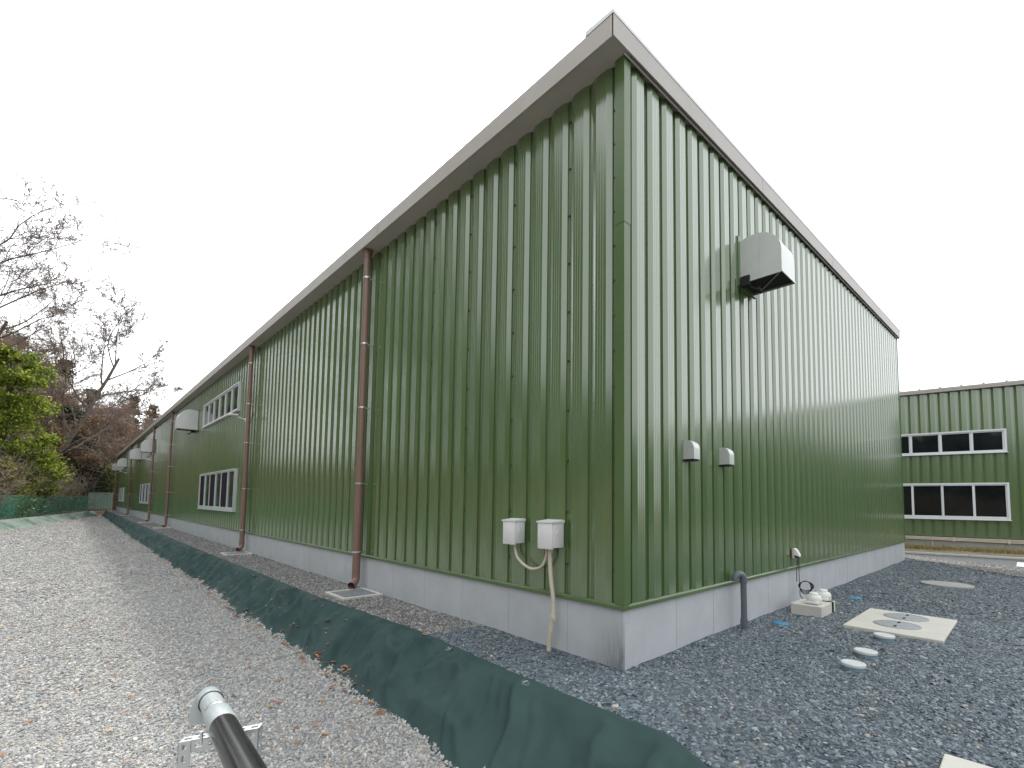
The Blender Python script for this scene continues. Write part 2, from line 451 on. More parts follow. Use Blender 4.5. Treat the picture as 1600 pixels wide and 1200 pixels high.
M['asphalt'] = mat('asphalt', (0.11, 0.115, 0.12), 0.9, spec=0.2, var=0.25, vscale=18, bump=0.3, bscale=120)
M['paint'] = mat('road_paint', (0.78, 0.78, 0.76), 0.7, var=0.05)
M['netpost'] = mat('fence_post', (0.03, 0.16, 0.10), 0.5)
M['net'] = net_mat('green_net', (0.04, 0.25, 0.17), 0.42)
M['panelgreen'] = mat('pale_green_panel', (0.30, 0.42, 0.38), 0.5, var=0.1)
M['red'] = mat('red_marker', (0.62, 0.05, 0.03), 0.5)
M['twig_dark'] = mat('dark_twig', (0.14, 0.112, 0.096), 0.9, spec=0.1, col2=(0.25, 0.20, 0.17), vscale=3)
M['bark'] = mat('bark', (0.10, 0.08, 0.065), 0.9, spec=0.1, col2=(0.20, 0.165, 0.135), vscale=5, bump=0.5, bscale=30)
M['twig'] = mat('twig', (0.20, 0.155, 0.13), 0.9, spec=0.1, col2=(0.34, 0.27, 0.22), vscale=3)

LIGHT = [(0.0, (0.25, 0.265, 0.275)), (0.3, (0.37, 0.375, 0.372)), (0.6, (0.465, 0.46, 0.445)), (0.84, (0.56, 0.56, 0.54)), (0.93, (0.46, 0.37, 0.27)), (1.0, (0.74, 0.73, 0.71))]
MIDG = [(0.0, (0.13, 0.132, 0.132)), (0.35, (0.23, 0.228, 0.224)), (0.7, (0.34, 0.336, 0.325)), (0.92, (0.45, 0.44, 0.42)), (1.0, (0.56, 0.52, 0.46))]
DARK = [(0.0, (0.062, 0.083, 0.100)), (0.4, (0.118, 0.150, 0.174)), (0.75, (0.185, 0.228, 0.255)), (0.94, (0.28, 0.33, 0.355)), (0.985, (0.40, 0.33, 0.25)), (1.0, (0.5, 0.5, 0.49))]
def shade(stops, k): return [(p, tuple(c * k for c in col)) for p, col in stops]
M['st_light'] = stone_mat('light_stone', shade(LIGHT, 0.90))
M['st_mid'] = stone_mat('mid_stone', shade(MIDG, 0.85))
M['st_dark'] = stone_mat('slate_chip', shade(DARK, 0.90), rough=0.5, spec=0.5)
M['gr_light'] = gravel_mat('light_gravel', shade(LIGHT, 0.76), 34, big=(0.27, 0.245, 0.21), bump=0.9, lump=0.12)
M['gr_mid'] = gravel_mat('mid_gravel', shade(MIDG, 0.72), 36, bump=0.9, lump=0.2)
M['gr_dark'] = gravel_mat('slate_gravel', shade(DARK, 0.68), 42, big=(0.15, 0.155, 0.15), bump=0.7, lump=0.2)
M['gr_pale'] = gravel_mat('pale_gravel', [(p, (c[0] * 0.42, c[1] * 0.42, c[2] * 0.41)) for p, c in LIGHT], 22, bump=0.7, lump=0.3)

# ------------------------------------------------------------------ edges of the slope (measured on the photograph)
UP = np.array([(-6.5, -1.05), (-1.6, -0.95), (-1.05, -0.85), (-0.79, -0.70), (-0.11, -0.70), (0.5, -0.69), (1.29, -0.65), (1.9, -0.60), (2.9, -0.66), (4.1, -0.74), (7.1, -0.74), (9.0, -0.77), (11.8, -0.80), (19.7, -0.77), (30, -0.70), (54, -0.58)])
LOW = np.array([(-6.5, -1.66), (-1.5, -1.52), (-0.3, -1.43), (0.28, -1.38), (0.67, -1.34), (1.3, -1.31), (1.85, -1.36), (2.2, -1.35), (3.6, -1.28), (4.8, -1.31), (5.6, -1.34), (7.2, -1.32), (8.6, -1.25), (11.7, -1.30), (18.4, -1.29), (24.8, -1.28), (50.5, -1.07), (54, -1.0)])
def xup(y): return np.interp(y, UP[:, 0], UP[:, 1])
def xlow(y): return np.interp(y, LOW[:, 0], LOW[:, 1])
YARD = -0.35
# left bank foot line and crest line
BF = np.array([(-10.0, -11.9), (29.5, -5.30), (35.4, -4.15), (45, -2.65), (53, -1.35)])
BC = np.array([(-10.0, -12.7), (33.7, -5.80), (38.6, -4.85), (48, -3.0), (55, -1.6)])
def xbf(y): return np.interp(y, BF[:, 0], BF[:, 1])
def xbc(y): return np.interp(y, BC[:, 0], BC[:, 1])
def xfence(y): return xbc(y) - 0.25

# ------------------------------------------------------------------ the ground
def hill_z(x, y):
    d = np.maximum(np.clip(xfence(np.clip(y, -10, 55)) - x, 0, None) * 0.97, np.clip(y - 58.5, 0, None))
    d = np.where(x > 22, np.minimum(d, 0), d)
    h = 0.26 * np.clip(d - 1.0, 0, None)
    h = 11 * (1 - np.exp(-h / 11))
    return h + (fbm(x * 0.15, y * 0.15) - 0.47) * np.clip(d, 0, 8) * 0.22

def grid_mesh(name, xs, ys, zf, m, smooth=True):
    X, Y = np.meshgrid(xs, ys)
    Z = zf(X, Y)
    V = np.stack([X, Y, Z], -1).reshape(-1, 3)
    nx, ny = len(xs), len(ys)
    i = np.arange(nx - 1); j = np.arange(ny - 1)
    I, J = np.meshgrid(i, j)
    a = (J * nx + I).ravel()
    F = np.stack([a, a + 1, a + nx + 1, a + nx], 1)
    return np_mesh(name, V, F, m, smooth)

def warp(n, lo, hi, c, p=3.0):
    t = np.linspace(-1, 1, n)
    s = np.sign(t) * np.abs(t) ** p
    return np.where(s < 0, c + (c - lo) * s, c + (hi - c) * s)

g = link('ground', grid_mesh('ground', warp(120, -900, 900, 0), warp(120, -900, 900, 20), lambda x, y: np.full_like(x, -0.62) + (fbm(x * .02, y * .02) - .47) * np.clip(np.hypot(x, y) - 150, 0, 100) * .02, M['soil']))
tag(g, kind='structure')

# hillside beyond the fence, a sheet that starts at the fence line
def sheet(name, rows, m):
    V = np.array(rows); ny, nx = V.shape[:2]
    I, J = np.meshgrid(np.arange(nx - 1), np.arange(ny - 1)); a = (J * nx + I).ravel()
    return tag(link(name, np_mesh(name, V.reshape(-1, 3), np.stack([a, a + 1, a + nx + 1, a + nx], 1), m, True)), kind='structure')
ys = np.concatenate([np.linspace(-60, 20, 30), np.linspace(21, 54.4, 50)])
ts = np.linspace(0, 1, 40) ** 1.8
rows = []
for y in ys:
    x0 = float(xbc(np.clip(y, -10, 55))) + 0.08
    x = (x0 + (-110.0 - x0) * ts)[::-1]
    rows.append(np.stack([x, np.full_like(x, y), hill_z(x, np.full_like(x, y)) + 0.004], 1))
sheet('hillside', rows, M['litter'])
x = np.concatenate([-8 - 102 * np.linspace(1, 0, 24) ** 1.6, np.linspace(-7.6, 3, 60), np.linspace(4, 24, 16)])
rows = []
for y in np.concatenate([np.linspace(53.9, 58, 22), np.linspace(58.5, 75, 28), np.linspace(77, 170, 26)]):
    z = hill_z(x, np.full_like(x, y)) + 0.0
    dip = np.clip((54.9 - y) / 0.9, 0, 1) * np.where((x > -3.2) & (x < -.5), 1, 0)
    rows.append(np.stack([x, np.full_like(x, y), z - 0.45 * dip], 1))
sheet('hillside', rows, M['litter'])

# light gravel yard, lower than the building pad
yx = np.concatenate([np.linspace(-13.5, -5.5, 16), np.linspace(-5.4, -0.9, 70)])
yy = np.concatenate([np.linspace(-7, -2, 12), np.linspace(-1.9, 8, 150), np.linspace(8.3, 56, 90)])
def yard_z(x, y): return YARD + (fbm(x * 1.1, y * 1.1) - .47) * 0.05 + (fbm(x * 6, y * 6, 3) - .44) * 0.018
tag(link('gravel_yard', grid_mesh('gravel_yard', yx, yy, yard_z, M['gr_light'])), kind='structure')

# dark slate pad round the near corner, brownish gravel strip along the long wall
def pad_z(x, y): return (fbm(x * 1.3, y * 1.3) - .47) * 0.03 + (fbm(x * 7, y * 7, 3) - .44) * 0.012
def strip_sheet(name, y0, y1, n, m, dz=0.0, x1=0.10):
    ysq = np.linspace(y0, y1, n); t = np.linspace(0, 1, 14)
    V = []
    for y in ysq:
        xa = xup(y) - 0.10
        x = xa + (x1 - xa) * t
        z = pad_z(x, np.full_like(x, y)) + dz
        z[0] -= 0.10; z[1] -= 0.03
        V.append(np.stack([x, np.full_like(x, y), z], 1))
    V = np.concatenate(V); nx = 14
    I, J = np.meshgrid(np.arange(nx - 1), np.arange(n - 1)); a = (J * nx + I).ravel()
    return link(name, np_mesh(name, V, np.stack([a, a + 1, a + nx + 1, a + nx], 1), m, True))
tag(strip_sheet('gravel_strip', 1.75, 57, 300, M['gr_mid']), kind='structure')
tag(strip_sheet('slate_strip', -6.5, 1.78, 110, M['gr_dark'], 0.004), kind='structure')
# slate pad right of x = 0.1 (in front of the end wall) and its far end, with a curved far edge
def edge_far(y): return np.interp(y, [-40, -10, -2.06, 0, 1], [-4, 4.5, 9.3, 12.0, 13.2])
ysq = np.concatenate([np.linspace(-30, -6.5, 16), np.linspace(-6.3, -2.2, 40), np.linspace(-2.15, 0.05, 60)])
V = []; nx = 110
for y in ysq:
    x = 0.10 + (16.5 - 0.10) * np.linspace(0, 1, nx) ** 1.4
    V.append(np.stack([x, np.full_like(x, y), pad_z(x, np.full_like(x, y)) + 0.002], 1))
V = np.concatenate(V); I, J = np.meshgrid(np.arange(nx - 1), np.arange(len(ysq) - 1)); a = (J * nx + I).ravel()
tag(link('slate_pad', np_mesh('slate_pad', V, np.stack([a, a + 1, a + nx + 1, a + nx], 1), M['gr_dark'], True)), kind='structure')

def ribbon(name, left, right, ys_, z, m, n=8, wob=0.0):
    V = []
    for y in ys_:
        a_, b_ = left(y), right(y)
        x = np.linspace(a_, b_, n)
        if wob: x[0] += (vnoise(y * 1.7, 3.1) - .5) * wob; x[-1] += (vnoise(y * 1.3, 8.8) - .5) * wob
        V.append(np.stack([x, np.full(n, y), np.full(n, z) + (fbm(x * 2, np.full(n, y) * 2) - .45) * 0.006], 1))
    V = np.concatenate(V); I, J = np.meshgrid(np.arange(n - 1), np.arange(len(ys_) - 1)); a = (J * n + I).ravel()
    return link(name, np_mesh(name, V, np.stack([a, a + 1, a + n + 1, a + n], 1), m, True))
yf = np.linspace(-16, 9, 120)
e1 = lambda y: 12.7 + 1.2 * y if y < 0 else 12.7 + 0.9 * y
e2 = lambda y: 13.72 + 0.87 * y if y < 0 else 13.72 - 0.1 * y
e3 = lambda y: 14.60 - 0.22 * y
e4 = lambda y: 17.35 - 0.18 * y
tag(ribbon('pale_gravel_edge', e1, lambda y: e2(y) + 0.05, yf, 0.024, M['gr_pale'], wob=0.5), kind='structure')
tag(ribbon('road', lambda y: min(e2(y), e3(y) - 0.3) , lambda y: e3(y), yf, 0.030, M['asphalt'], wob=0.0), kind='structure')
tag(ribbon('verge', lambda y: e3(y) + 0.12, lambda y: e4(y) + 0.4, yf, 0.04, M['dirt'], n=12), kind='structure')
k = MB()
for i in range(12):
    y0, y1 = -15 + i * 2.0, -15 + i * 2.0 + 1.985
    k.add([(e3(y0), y0, 0), (e3(y0) + .12, y0, 0), (e3(y0) + .12, y0, .075), (e3(y0), y0, .075), (e3(y1), y1, 0), (e3(y1) + .12, y1, 0), (e3(y1) + .12, y1, .075), (e3(y1), y1, .075)],
          [(0, 1, 2, 3), (7, 6, 5, 4), (0, 4, 5, 1), (1, 5, 6, 2), (2, 6, 7, 3), (3, 7, 4, 0)])
tag(k.build('kerb', M['concrete']), kind='structure')
ln = MB(); ln.box((12.6, -2.05, 0.034), (13.75, -1.92, 0.0395)); tag(ln.build('parking_line', M['paint']), kind='structure')

# ------------------------------------------------------------------ green fabric on the slopes
def fabric(name, label, ys_, crest, foot, ztop, zbot, m, ns=44, side=1, seed=0.0, amp=1.0, over=0.10):
    n = len(ys_); t = np.linspace(0, 1, ns)
    V = np.zeros((n, ns, 3))
    prof_t = np.array([0, 0.03, 0.10, 0.22, 0.34, 0.55, 0.8, 0.93, 1.0])
    prof_z = np.array([-0.05, 0.012, 0.030, 0.022, -0.04, -0.20, -0.325, -0.36, -0.42]) * (ztop - zbot) / 0.35
    for i, y in enumerate(ys_):
        a_, b_ = crest(y) + side * over * 0.2, foot(y) - side * 0.10
        b_ -= side * (vnoise(y * 1.3 + seed, 2.2) - .5) * 0.06
        x = a_ + (b_ - a_) * t
        V[i, :, 0] = x; V[i, :, 1] = y; V[i, :, 2] = ztop + np.interp(t, prof_t, prof_z)
    Y = V[:, :, 1]; T = np.broadcast_to(t, Y.shape)
    env = np.clip((T - 0.10) / 0.25, 0, 1) * np.clip((0.90 - T) / 0.2, 0, 1) * np.interp(Y, [-1.5, 1.5], [0.6, 1.0])
    # tension folds running down the slope and slightly across it
    q = Y * 3.1 + T * 1.3 + 1.2 * fbm(Y * 0.9 + seed, T * 2.0)
    f1 = np.abs(2 * vnoise(q, T * 0.55 + seed) - 1)
    f2 = np.abs(2 * vnoise(q * 2.7 + 3.3, T * 0.9 + seed) - 1)
    big = fbm(Y * 0.8 + seed, T * 1.4 + 9) - .47
    wr = fbm(Y * 9 + T * 4, T * 5 + seed, 3) - .44
    f3 = np.clip(1 - 5 * np.abs(vnoise(q * 0.8 + 40, T * 1.2 + 3 + seed) - .5), 0, 1) ** 1.5
    f4 = np.clip(1 - 11 * np.abs(vnoise(Y * 2.6 + T * 2.2 + fbm(Y * 2, T * 3) + 70 + seed, T * 1.1 + 5) - .5), 0, 1) * np.clip(2.2 * vnoise(Y * 1.7 + 31, T * 3 + seed) - .7, 0, 1)
    f5 = np.clip(1 - 14 * np.abs(vnoise(Y * 5.5 - T * 2.0 + 17, T * 1.6 + seed) - .5), 0, 1) * np.clip(2.4 * vnoise(Y * 2.3 + 77, T * 3 + 8 + seed) - 1.0, 0, 1)
    dz = env * (f4 * 0.03 + f5 * 0.016 + (0.45 - f1 ** 0.7) * 0.085 + (0.5 - f2) * 0.035 + f3 * 0.05 + big * 0.13) * amp * 1.35 + wr * 0.018
    V[:, :, 2] += dz; V[:, :, 0] -= side * dz * 0.45
    I, J = np.meshgrid(np.arange(ns - 1), np.arange(n - 1)); a = (J * ns + I).ravel()
    o = link(name, np_mesh(name, V.reshape(-1, 3), np.stack([a, a + 1, a + ns + 1, a + ns], 1), m, True))
    so = o.modifiers.new('thickness', 'SOLIDIFY'); so.thickness = 0.003; so.offset = -1
    return tag(o, label, 'slope fabric'), V
yfab = np.concatenate([np.linspace(-6.3, -1.6, 60), np.linspace(-1.58, 12, 700), np.linspace(12.03, 54.5, 560)])
fab, FV = fabric('slope_fabric', 'dark green fabric sheet draped down the gravel slope beside the long wall', yfab, xup, xlow, 0.0, YARD, M['fabric'])
yb = np.concatenate([np.linspace(-9, 20, 60), np.linspace(20.1, 54, 420)])
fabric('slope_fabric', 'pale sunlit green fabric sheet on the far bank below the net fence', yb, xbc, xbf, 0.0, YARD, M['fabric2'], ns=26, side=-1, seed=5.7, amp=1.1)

def fab_z(x, y):
    i = int(np.argmin(np.abs(yfab - y))); j = int(np.argmin(np.abs(FV[i, :, 0] - x)))
    return float(FV[i, j, 2]), i, j

# ------------------------------------------------------------------ stones
def make_stones(prefix, m, flat, n=6):
    c = bpy.data.collections.new(prefix)
    for k_ in range(n):
        bm = bmesh.new()
        bmesh.ops.create_icosphere(bm, subdivisions=1, radius=0.5)
        rr = np.random.default_rng(100 + k_ + int(flat * 50))
        pl = [(Vector(rr.normal(size=3)).normalized(), 0.26 + 0.14 * rr.random()) for _ in range(6)]
        for v in bm.verts:
            for nrm, d in pl:
                e = v.co.dot(nrm) - d
                if e > 0: v.co -= nrm * e
            v.co += Vector(rr.normal(size=3)) * 0.02
            v.co.x *= 1.0 + 0.35 * (k_ % 3) / 2; v.co.z *= flat
        me = bpy.data.meshes.new(prefix); bm.to_mesh(me); bm.free()
        me.materials.append(m)
        c.objects.link(bpy.data.objects.new(prefix, me))
    return c

def scatter(name, pts, scl, rot, coll, m):
    """one point mesh whose geometry nodes set a stone on every point"""
    me = bpy.data.meshes.new(name)
    me.vertices.add(len(pts)); me.vertices.foreach_set('co', np.asarray(pts, np.float32).ravel())
    a = me.attributes.new('scl', 'FLOAT_VECTOR', 'POINT'); a.data.foreach_set('vector', np.asarray(scl, np.float32).ravel())
    a = me.attributes.new('rot', 'FLOAT_VECTOR', 'POINT'); a.data.foreach_set('vector', np.asarray(rot, np.float32).ravel())
    a = me.attributes.new('idx', 'INT', 'POINT'); a.data.foreach_set('value', rng.integers(0, 60, len(pts)).astype(np.int32))
    me.materials.append(m)
    o = link(name, me)
    ng = bpy.data.node_groups.new(name + '_nodes', 'GeometryNodeTree')
    ng.interface.new_socket('Geometry', in_out='INPUT', socket_type='NodeSocketGeometry')
    ng.interface.new_socket('Geometry', in_out='OUTPUT', socket_type='NodeSocketGeometry')
    N = ng.nodes; L = ng.links
    gi = N.new('NodeGroupInput'); go = N.new('NodeGroupOutput')
    mp = N.new('GeometryNodeMeshToPoints')
    ci = N.new('GeometryNodeCollectionInfo'); ci.inputs['Collection'].default_value = coll; ci.inputs['Separate Children'].default_value = True; ci.inputs['Reset Children'].default_value = True
    ip = N.new('GeometryNodeInstanceOnPoints'); ip.inputs['Pick Instance'].default_value = True
    def attr(nm, t):
        q = N.new('GeometryNodeInputNamedAttribute'); q.data_type = t; q.inputs['Name'].default_value = nm; return q.outputs['Attribute']
    er = N.new('FunctionNodeEulerToRotation')
    L.new(gi.outputs[0], mp.inputs['Mesh']); L.new(mp.outputs[0], ip.inputs['Points']); L.new(ci.outputs[0], ip.inputs['Instance'])
    L.new(attr('idx', 'INT'), ip.inputs['Instance Index']); L.new(attr('scl', 'FLOAT_VECTOR'), ip.inputs['Scale'])
    L.new(attr('rot', 'FLOAT_VECTOR'), er.inputs[0]); L.new(er.outputs[0], ip.inputs['Rotation'])
    L.new(ip.outputs[0], go.inputs[0])
    md = o.modifiers.new('stones', 'NODES'); md.node_group = ng
    return tag(o, kind='stuff')

def field(n, x0, x1, y0, y1, keep=None):
    x = rng.uniform(x0, x1, n); y = rng.uniform(y0, y1, n)
    if keep is not None:
        k_ = keep(x, y); x, y = x[k_], y[k_]
    return x, y
def rots(n, tilt): return np.stack([rng.normal(0, tilt, n), rng.normal(0, tilt, n), rng.uniform(0, 6.283, n)], 1)
def sizes(n, lo, hi): 
    s = lo + (hi - lo) * rng.random(n) ** 2.2
    return np.stack([s * rng.uniform(.8, 1.25, n), s * rng.uniform(.8, 1.2, n), s], 1)

c_light = make_stones('light_stone', M['st_light'], 0.75)
c_mid = make_stones('mid_stone', M['st_mid'], 0.65)
c_dark = make_stones('slate_chip', M['st_dark'], 0.42)
P_, S_, R_ = [], [], []
def put(x, y, z, s, tilt): P_.append(np.stack([x, y, z], 1)); S_.append(s); R_.append(rots(len(x), tilt))
inyard = lambda x, y: (x < xlow(y) + 0.05 + (vnoise(y * 7, 1.5) - .5) * 0.05) & (x > xbf(y) - 0.1)
for n, b, lo, hi in ((82000, (-5.2, -1.2, -1.4, 3.0), .011, .030), (46000, (-5.2, -1.1, 3.0, 8.0), .014, .036), (40000, (-7.0, -1.0, 8.0, 20.0), .024, .05), (34000, (-9.0, -.9, 19.0, 50.0), .04, .085)):
    x, y = field(n, *b, keep=inyard); s = sizes(len(x), lo, hi)
    put(x, y, yard_z(x, y) + s[:, 2] * 0.12, s, 0.6)
# stones lapping over the lower hem of the fabric
y = rng.uniform(-1.4, 22, 9000); x = xlow(y) + 0.02 + rng.normal(0, 0.035, 9000) + (vnoise(y * 5, 4.4) - .5) * 0.06; s = sizes(9000, .014, .036)
zz = np.interp(x - xlow(y), [-.1, 0.0, 0.15, 0.3], [YARD, YARD + .012, YARD + .045, YARD + .09])
put(x, y, zz, s, 0.7)
scatter('light_stones', np.concatenate(P_), np.concatenate(S_), np.concatenate(R_), c_light, M['st_light'])
P_, S_, R_ = [], [], []
instrip = lambda x, y: (x > xup(y) - 0.02 + (vnoise(y * 6, 7.7) - .5) * 0.07)
for n, b, lo, hi in ((15000, (-.95, 0.0, 1.5, 8.0), .014, .034), (14000, (-.95, 0.0, 8.0, 24.0), .02, .042)):
    x, y = field(n, *b, keep=lambda x, y: instrip(x, y) & (y > 1.75 + (vnoise(x * 5, y * 3) - .5) * 0.9)); s = sizes(len(x), lo, hi)
    put(x, y, pad_z(x, y) + s[:, 2] * 0.12, s, 0.6)
scatter('strip_stones', np.concatenate(P_), np.concatenate(S_), np.concatenate(R_), c_mid, M['st_mid'])
P_, S_, R_ = [], [], []
SLAB = (2.99, 4.29, -1.56, -0.75)
def onpad(x, y):
    k_ = instrip(x, y) & ((x < 0) | (y < 0.0)) & ((x < 0) | (x < 10.4 + (y + 2.06) * 1.28))
    k_ &= ~((x > SLAB[0] - .01) & (x < SLAB[1] + .02) & (y > SLAB[2] - .01) & (y < SLAB[3] + .01))
    return k_
for n, b, lo, hi in ((76000, (-1.0, 4.6, -2.9, 0.0), .013, .034), (9000, (-.95, 0.0, 0.0, 2.15), .013, .032), (34000, (4.4, 12.2, -3.4, 0.0), .018, .042)):
    x, y = field(n, *b, keep=lambda x, y: onpad(x, y) & ((x > 0) | (y < 1.75 + (vnoise(x * 5, y * 3) - .5) * 0.9)))
    s = sizes(len(x), lo, hi)
    put(x, y, pad_z(x, y) + s[:, 2] * 0.07, s, 0.33)
x, y = field(900, -.9, 6, -2.8, 0, keep=onpad); s = sizes(len(x), .035, .06); put(x, y, pad_z(x, y) + .004, s, .4)
scatter('slate_chips', np.concatenate(P_), np.concatenate(S_), np.concatenate(R_), c_dark, M['st_dark'])

P_, S_, R_ = [], [], []
y = rng.uniform(-7, 1.5, 26000); f = rng.normal(.5, .33, 26000); ea = np.vectorize(e1)(y); eb = np.vectorize(e2)(y)
x = ea + (eb - ea) * f; k_ = (x > 10) & ((x > 12.6) | (y < -.05)) & (x < 14.4); x, y = x[k_], y[k_]; s = sizes(len(x), .014, .036)
put(x, y, np.full(len(x), .027), s, .5)
scatter('edge_stones', np.concatenate(P_), np.concatenate(S_), np.concatenate(R_), c_mid, M['st_mid'])

# ------------------------------------------------------------------ the green warehouse
PT = 0.46            # plinth top
WT = 5.058           # wall top at the near corner
SLOPE = 0.055        # roof rise along the end wall
XE, YE = 12.45, 56.0
wh = thing('warehouse', 'long dark green ribbed steel warehouse filling the middle of the picture', 'warehouse', (0, 0, 0))

def panel_mesh(h, pitch=0.25, xs=1.0):
    """one sheet pitch: groove centre to groove centre; x along the wall, -y outwards"""
    pf = [(0.0, 0.038), (0.017, 0.038), (0.020, 0.021), (0.070, 0.0)]
    for c in (0.098, 0.125, 0.152):
        pf += [(c - 0.006, 0.0), (c - 0.003, 0.0015), (c + 0.003, 0.0015), (c + 0.006, 0.0)]
    pf += [(0.180, 0.0), (0.230, 0.021), (0.233, 0.038), (0.25, 0.038)]
    b = MB(); n = len(pf)
    b.add([(u * pitch / 0.25, d, 0) for u, d in pf] + [(u * pitch / 0.25, d, h) for u, d in pf], [(i, i + 1, n + i + 1, n + i) for i in range(n - 1)])
    me = bpy.data.meshes.new('panel'); me.from_pydata(b.v, [], b.f); me.materials.append(M['wall']); me.update()
    return me
PZ = PT + 0.035
p_left = panel_mesh(WT - PZ)
def add_panel(me, parent, loc, rz, sz=1.0):
    o = link('panel', me, parent); o.location = loc; o.rotation_euler = (0, 0, rz); o.scale = (1, 1, sz); return o
# long wall: groove 0 at y = 0.121; sheets run away from the corner.  outward = -X
FACE = 0.012         # sheet face sits this far inside the flashing line
nL = int((YE - 0.121) / 0.25)
for i in range(nL):
    add_panel(p_left, wh, (FACE, 0.121 + 0.25 * (i + 1), PZ), -math.pi / 2)
nR = int((XE - 0.139) / 0.25)
for i in range(nR):
    x = 0.139 + 0.25 * i
    add_panel(p_left, wh, (x, FACE, PZ), 0, (WT + SLOPE * (x + .02) - 0.005 - PZ) / (WT - PZ))
# core behind the sheets (keeps the inside dark), end and back walls
c = MB()
c.prism([(0.06, PT), (XE - 0.05, PT), (XE - 0.05, WT + SLOPE * XE), (0.06, WT + 0.003)], 'y', 0.06, YE - 0.01)
c.build('wall', M['wall_core'], wh)
# plinth with joint lines
pl = MB(); pl.box((0.022, 0.022, -0.5), (XE - .02, YE - .02, PT + 0.001), bev=0.006)
po = pl.build('plinth', M['plinth'], wh)
jt = MB()
for y in np.arange(0.594, 30, 0.758): jt.box((0.0205, y - .0022, 0.0), (0.0235, y + .0022, PT))
for x in np.arange(0.845, 12.3, 0.74): jt.box((x - .0022, 0.0205, 0.0), (x + .0022, 0.0235, PT))
jt.build('joint', M['joint'], po)
# sill flashing: sloped lip over the plinth
fl = MB()
fl.prism([(-0.004, PT - 0.004), (-0.004, PT + 0.022), (0.012, PT + 0.034), (0.05, PT + 0.037), (0.05, PT + 0.003), (0.016, PT + 0.001)], 'y', -0.004, YE)
fl.prism([(-0.0045, PT - 0.0045), (-0.0045, PT + 0.0215), (0.0115, PT + 0.0335), (0.0495, PT + 0.0365), (0.0495, PT + 0.0025), (0.0155, PT + 0.0005)], 'x', -0.0042, XE)
fl.build('sill_flashing', M['trim'], wh)
# corner flashing in two lengths with a lap joint
ct = MB()
def corner(z0, z1, o=0.0):
    s = 0.003 - o
    w = 0.092
    poly = [(s + FACE - 0.012, s + FACE - 0.012), (w, s + FACE - 0.012), (w + .004, FACE + .012), (w - .004, FACE + .012), (w - .004, FACE + .004), (s + FACE - .006, FACE + .004), (FACE + .004, w - .004), (FACE + .012, w - .004), (FACE + .012, w + .004), (s + FACE - 0.012, w)]
    poly = [(s, s), (w, s), (w, s + .035), (w - .003, s + .035), (w - .003, s + .003), (s + .003, s + .003), (s + .003, w - .003), (s + .035, w - .003), (s + .035, w), (s, w)]
    ct.prism(poly, 'z', z0, z1)
corner(PZ, 3.63); corner(3.60, WT - 0.003, 0.003)
ct.build('corner_flashing', M['trim'], wh)
# far corner trim of the end wall
ft = MB(); ft.box((XE - .1, 0.006, PZ), (XE, 0.12, WT + SLOPE * XE - .012)); ft.build('corner_flashing', M['trim'], wh)
# soffit, fascia, verge and roof
OX, OY = 0.22, 0.045
sf = MB()
sf.add([(-OX + .012, -OY + .01, WT - .006), (FACE + .03, -OY + .01, WT - .001), (FACE + .03, YE, WT - .001), (-OX + .012, YE, WT - .006),
        (-OX + .012, -OY + .01, WT + .010), (FACE + .03, -OY + .01, WT + .015), (FACE + .03, YE, WT + .015), (-OX + .012, YE, WT + .010)],
       [(0, 1, 2, 3), (7, 6, 5, 4), (0, 4, 5, 1), (1, 5, 6, 2), (2, 6, 7, 3), (3, 7, 4, 0)])
sf.build('soffit', M['soffit'], wh)
edge = MB()
for i in range(14):
    y0 = -OY + i * 4.02; y1 = min(y0 + 4.012, YE + .05)
    edge.prism([(-OX, WT - .022), (-OX + .012, WT - .022), (-OX + .012, WT + .155), (-OX + .03, WT + .155), (-OX + .03, WT + .165), (-OX, WT + .165)], 'y', y0, y1)
edge.build('eave_fascia', M['soffit'], wh)
ve = MB()
for i in range(4):
    x0 = -OX + .013 + i * 3.17 if i else -OX; x1 = min(-OX + (i + 1) * 3.17 + .005, XE + .12)
    vs = []
    for x in (x0, x1):
        zb = WT + SLOPE * (x + OX)
        vs += [(x, -OY - .001, zb - .022), (x, -OY + .011, zb - .022), (x, -OY + .011, zb + .165), (x, -OY - .001, zb + .165)]
    ve.add(vs, [(0, 1, 2, 3), (7, 6, 5, 4), (0, 4, 5, 1), (1, 5, 6, 2), (2, 6, 7, 3), (3, 7, 4, 0)])
ve.build('verge_fascia', M['soffit'], wh)
vl = MB()   # lower lip under the verge
for (ya, yb_, za, zb_) in ((-OY + .012, 0.05, 0.012, 0.020), (-0.018, -0.010, -0.030, 0.012)):
    vs = []
    for x in (-0.02, XE + .10):
        z = WT + SLOPE * max(x, 0)
        vs += [(x, ya, z + za), (x, yb_, z + za), (x, yb_, z + zb_), (x, ya, z + zb_)]
    vl.add(vs, [(0, 1, 2, 3), (7, 6, 5, 4), (0, 4, 5, 1), (1, 5, 6, 2), (2, 6, 7, 3), (3, 7, 4, 0)])
vl.build('verge_lip', M['soffit'], wh)
rf = MB()
def roofz(x): return WT + 0.168 + SLOPE * (x + OX)
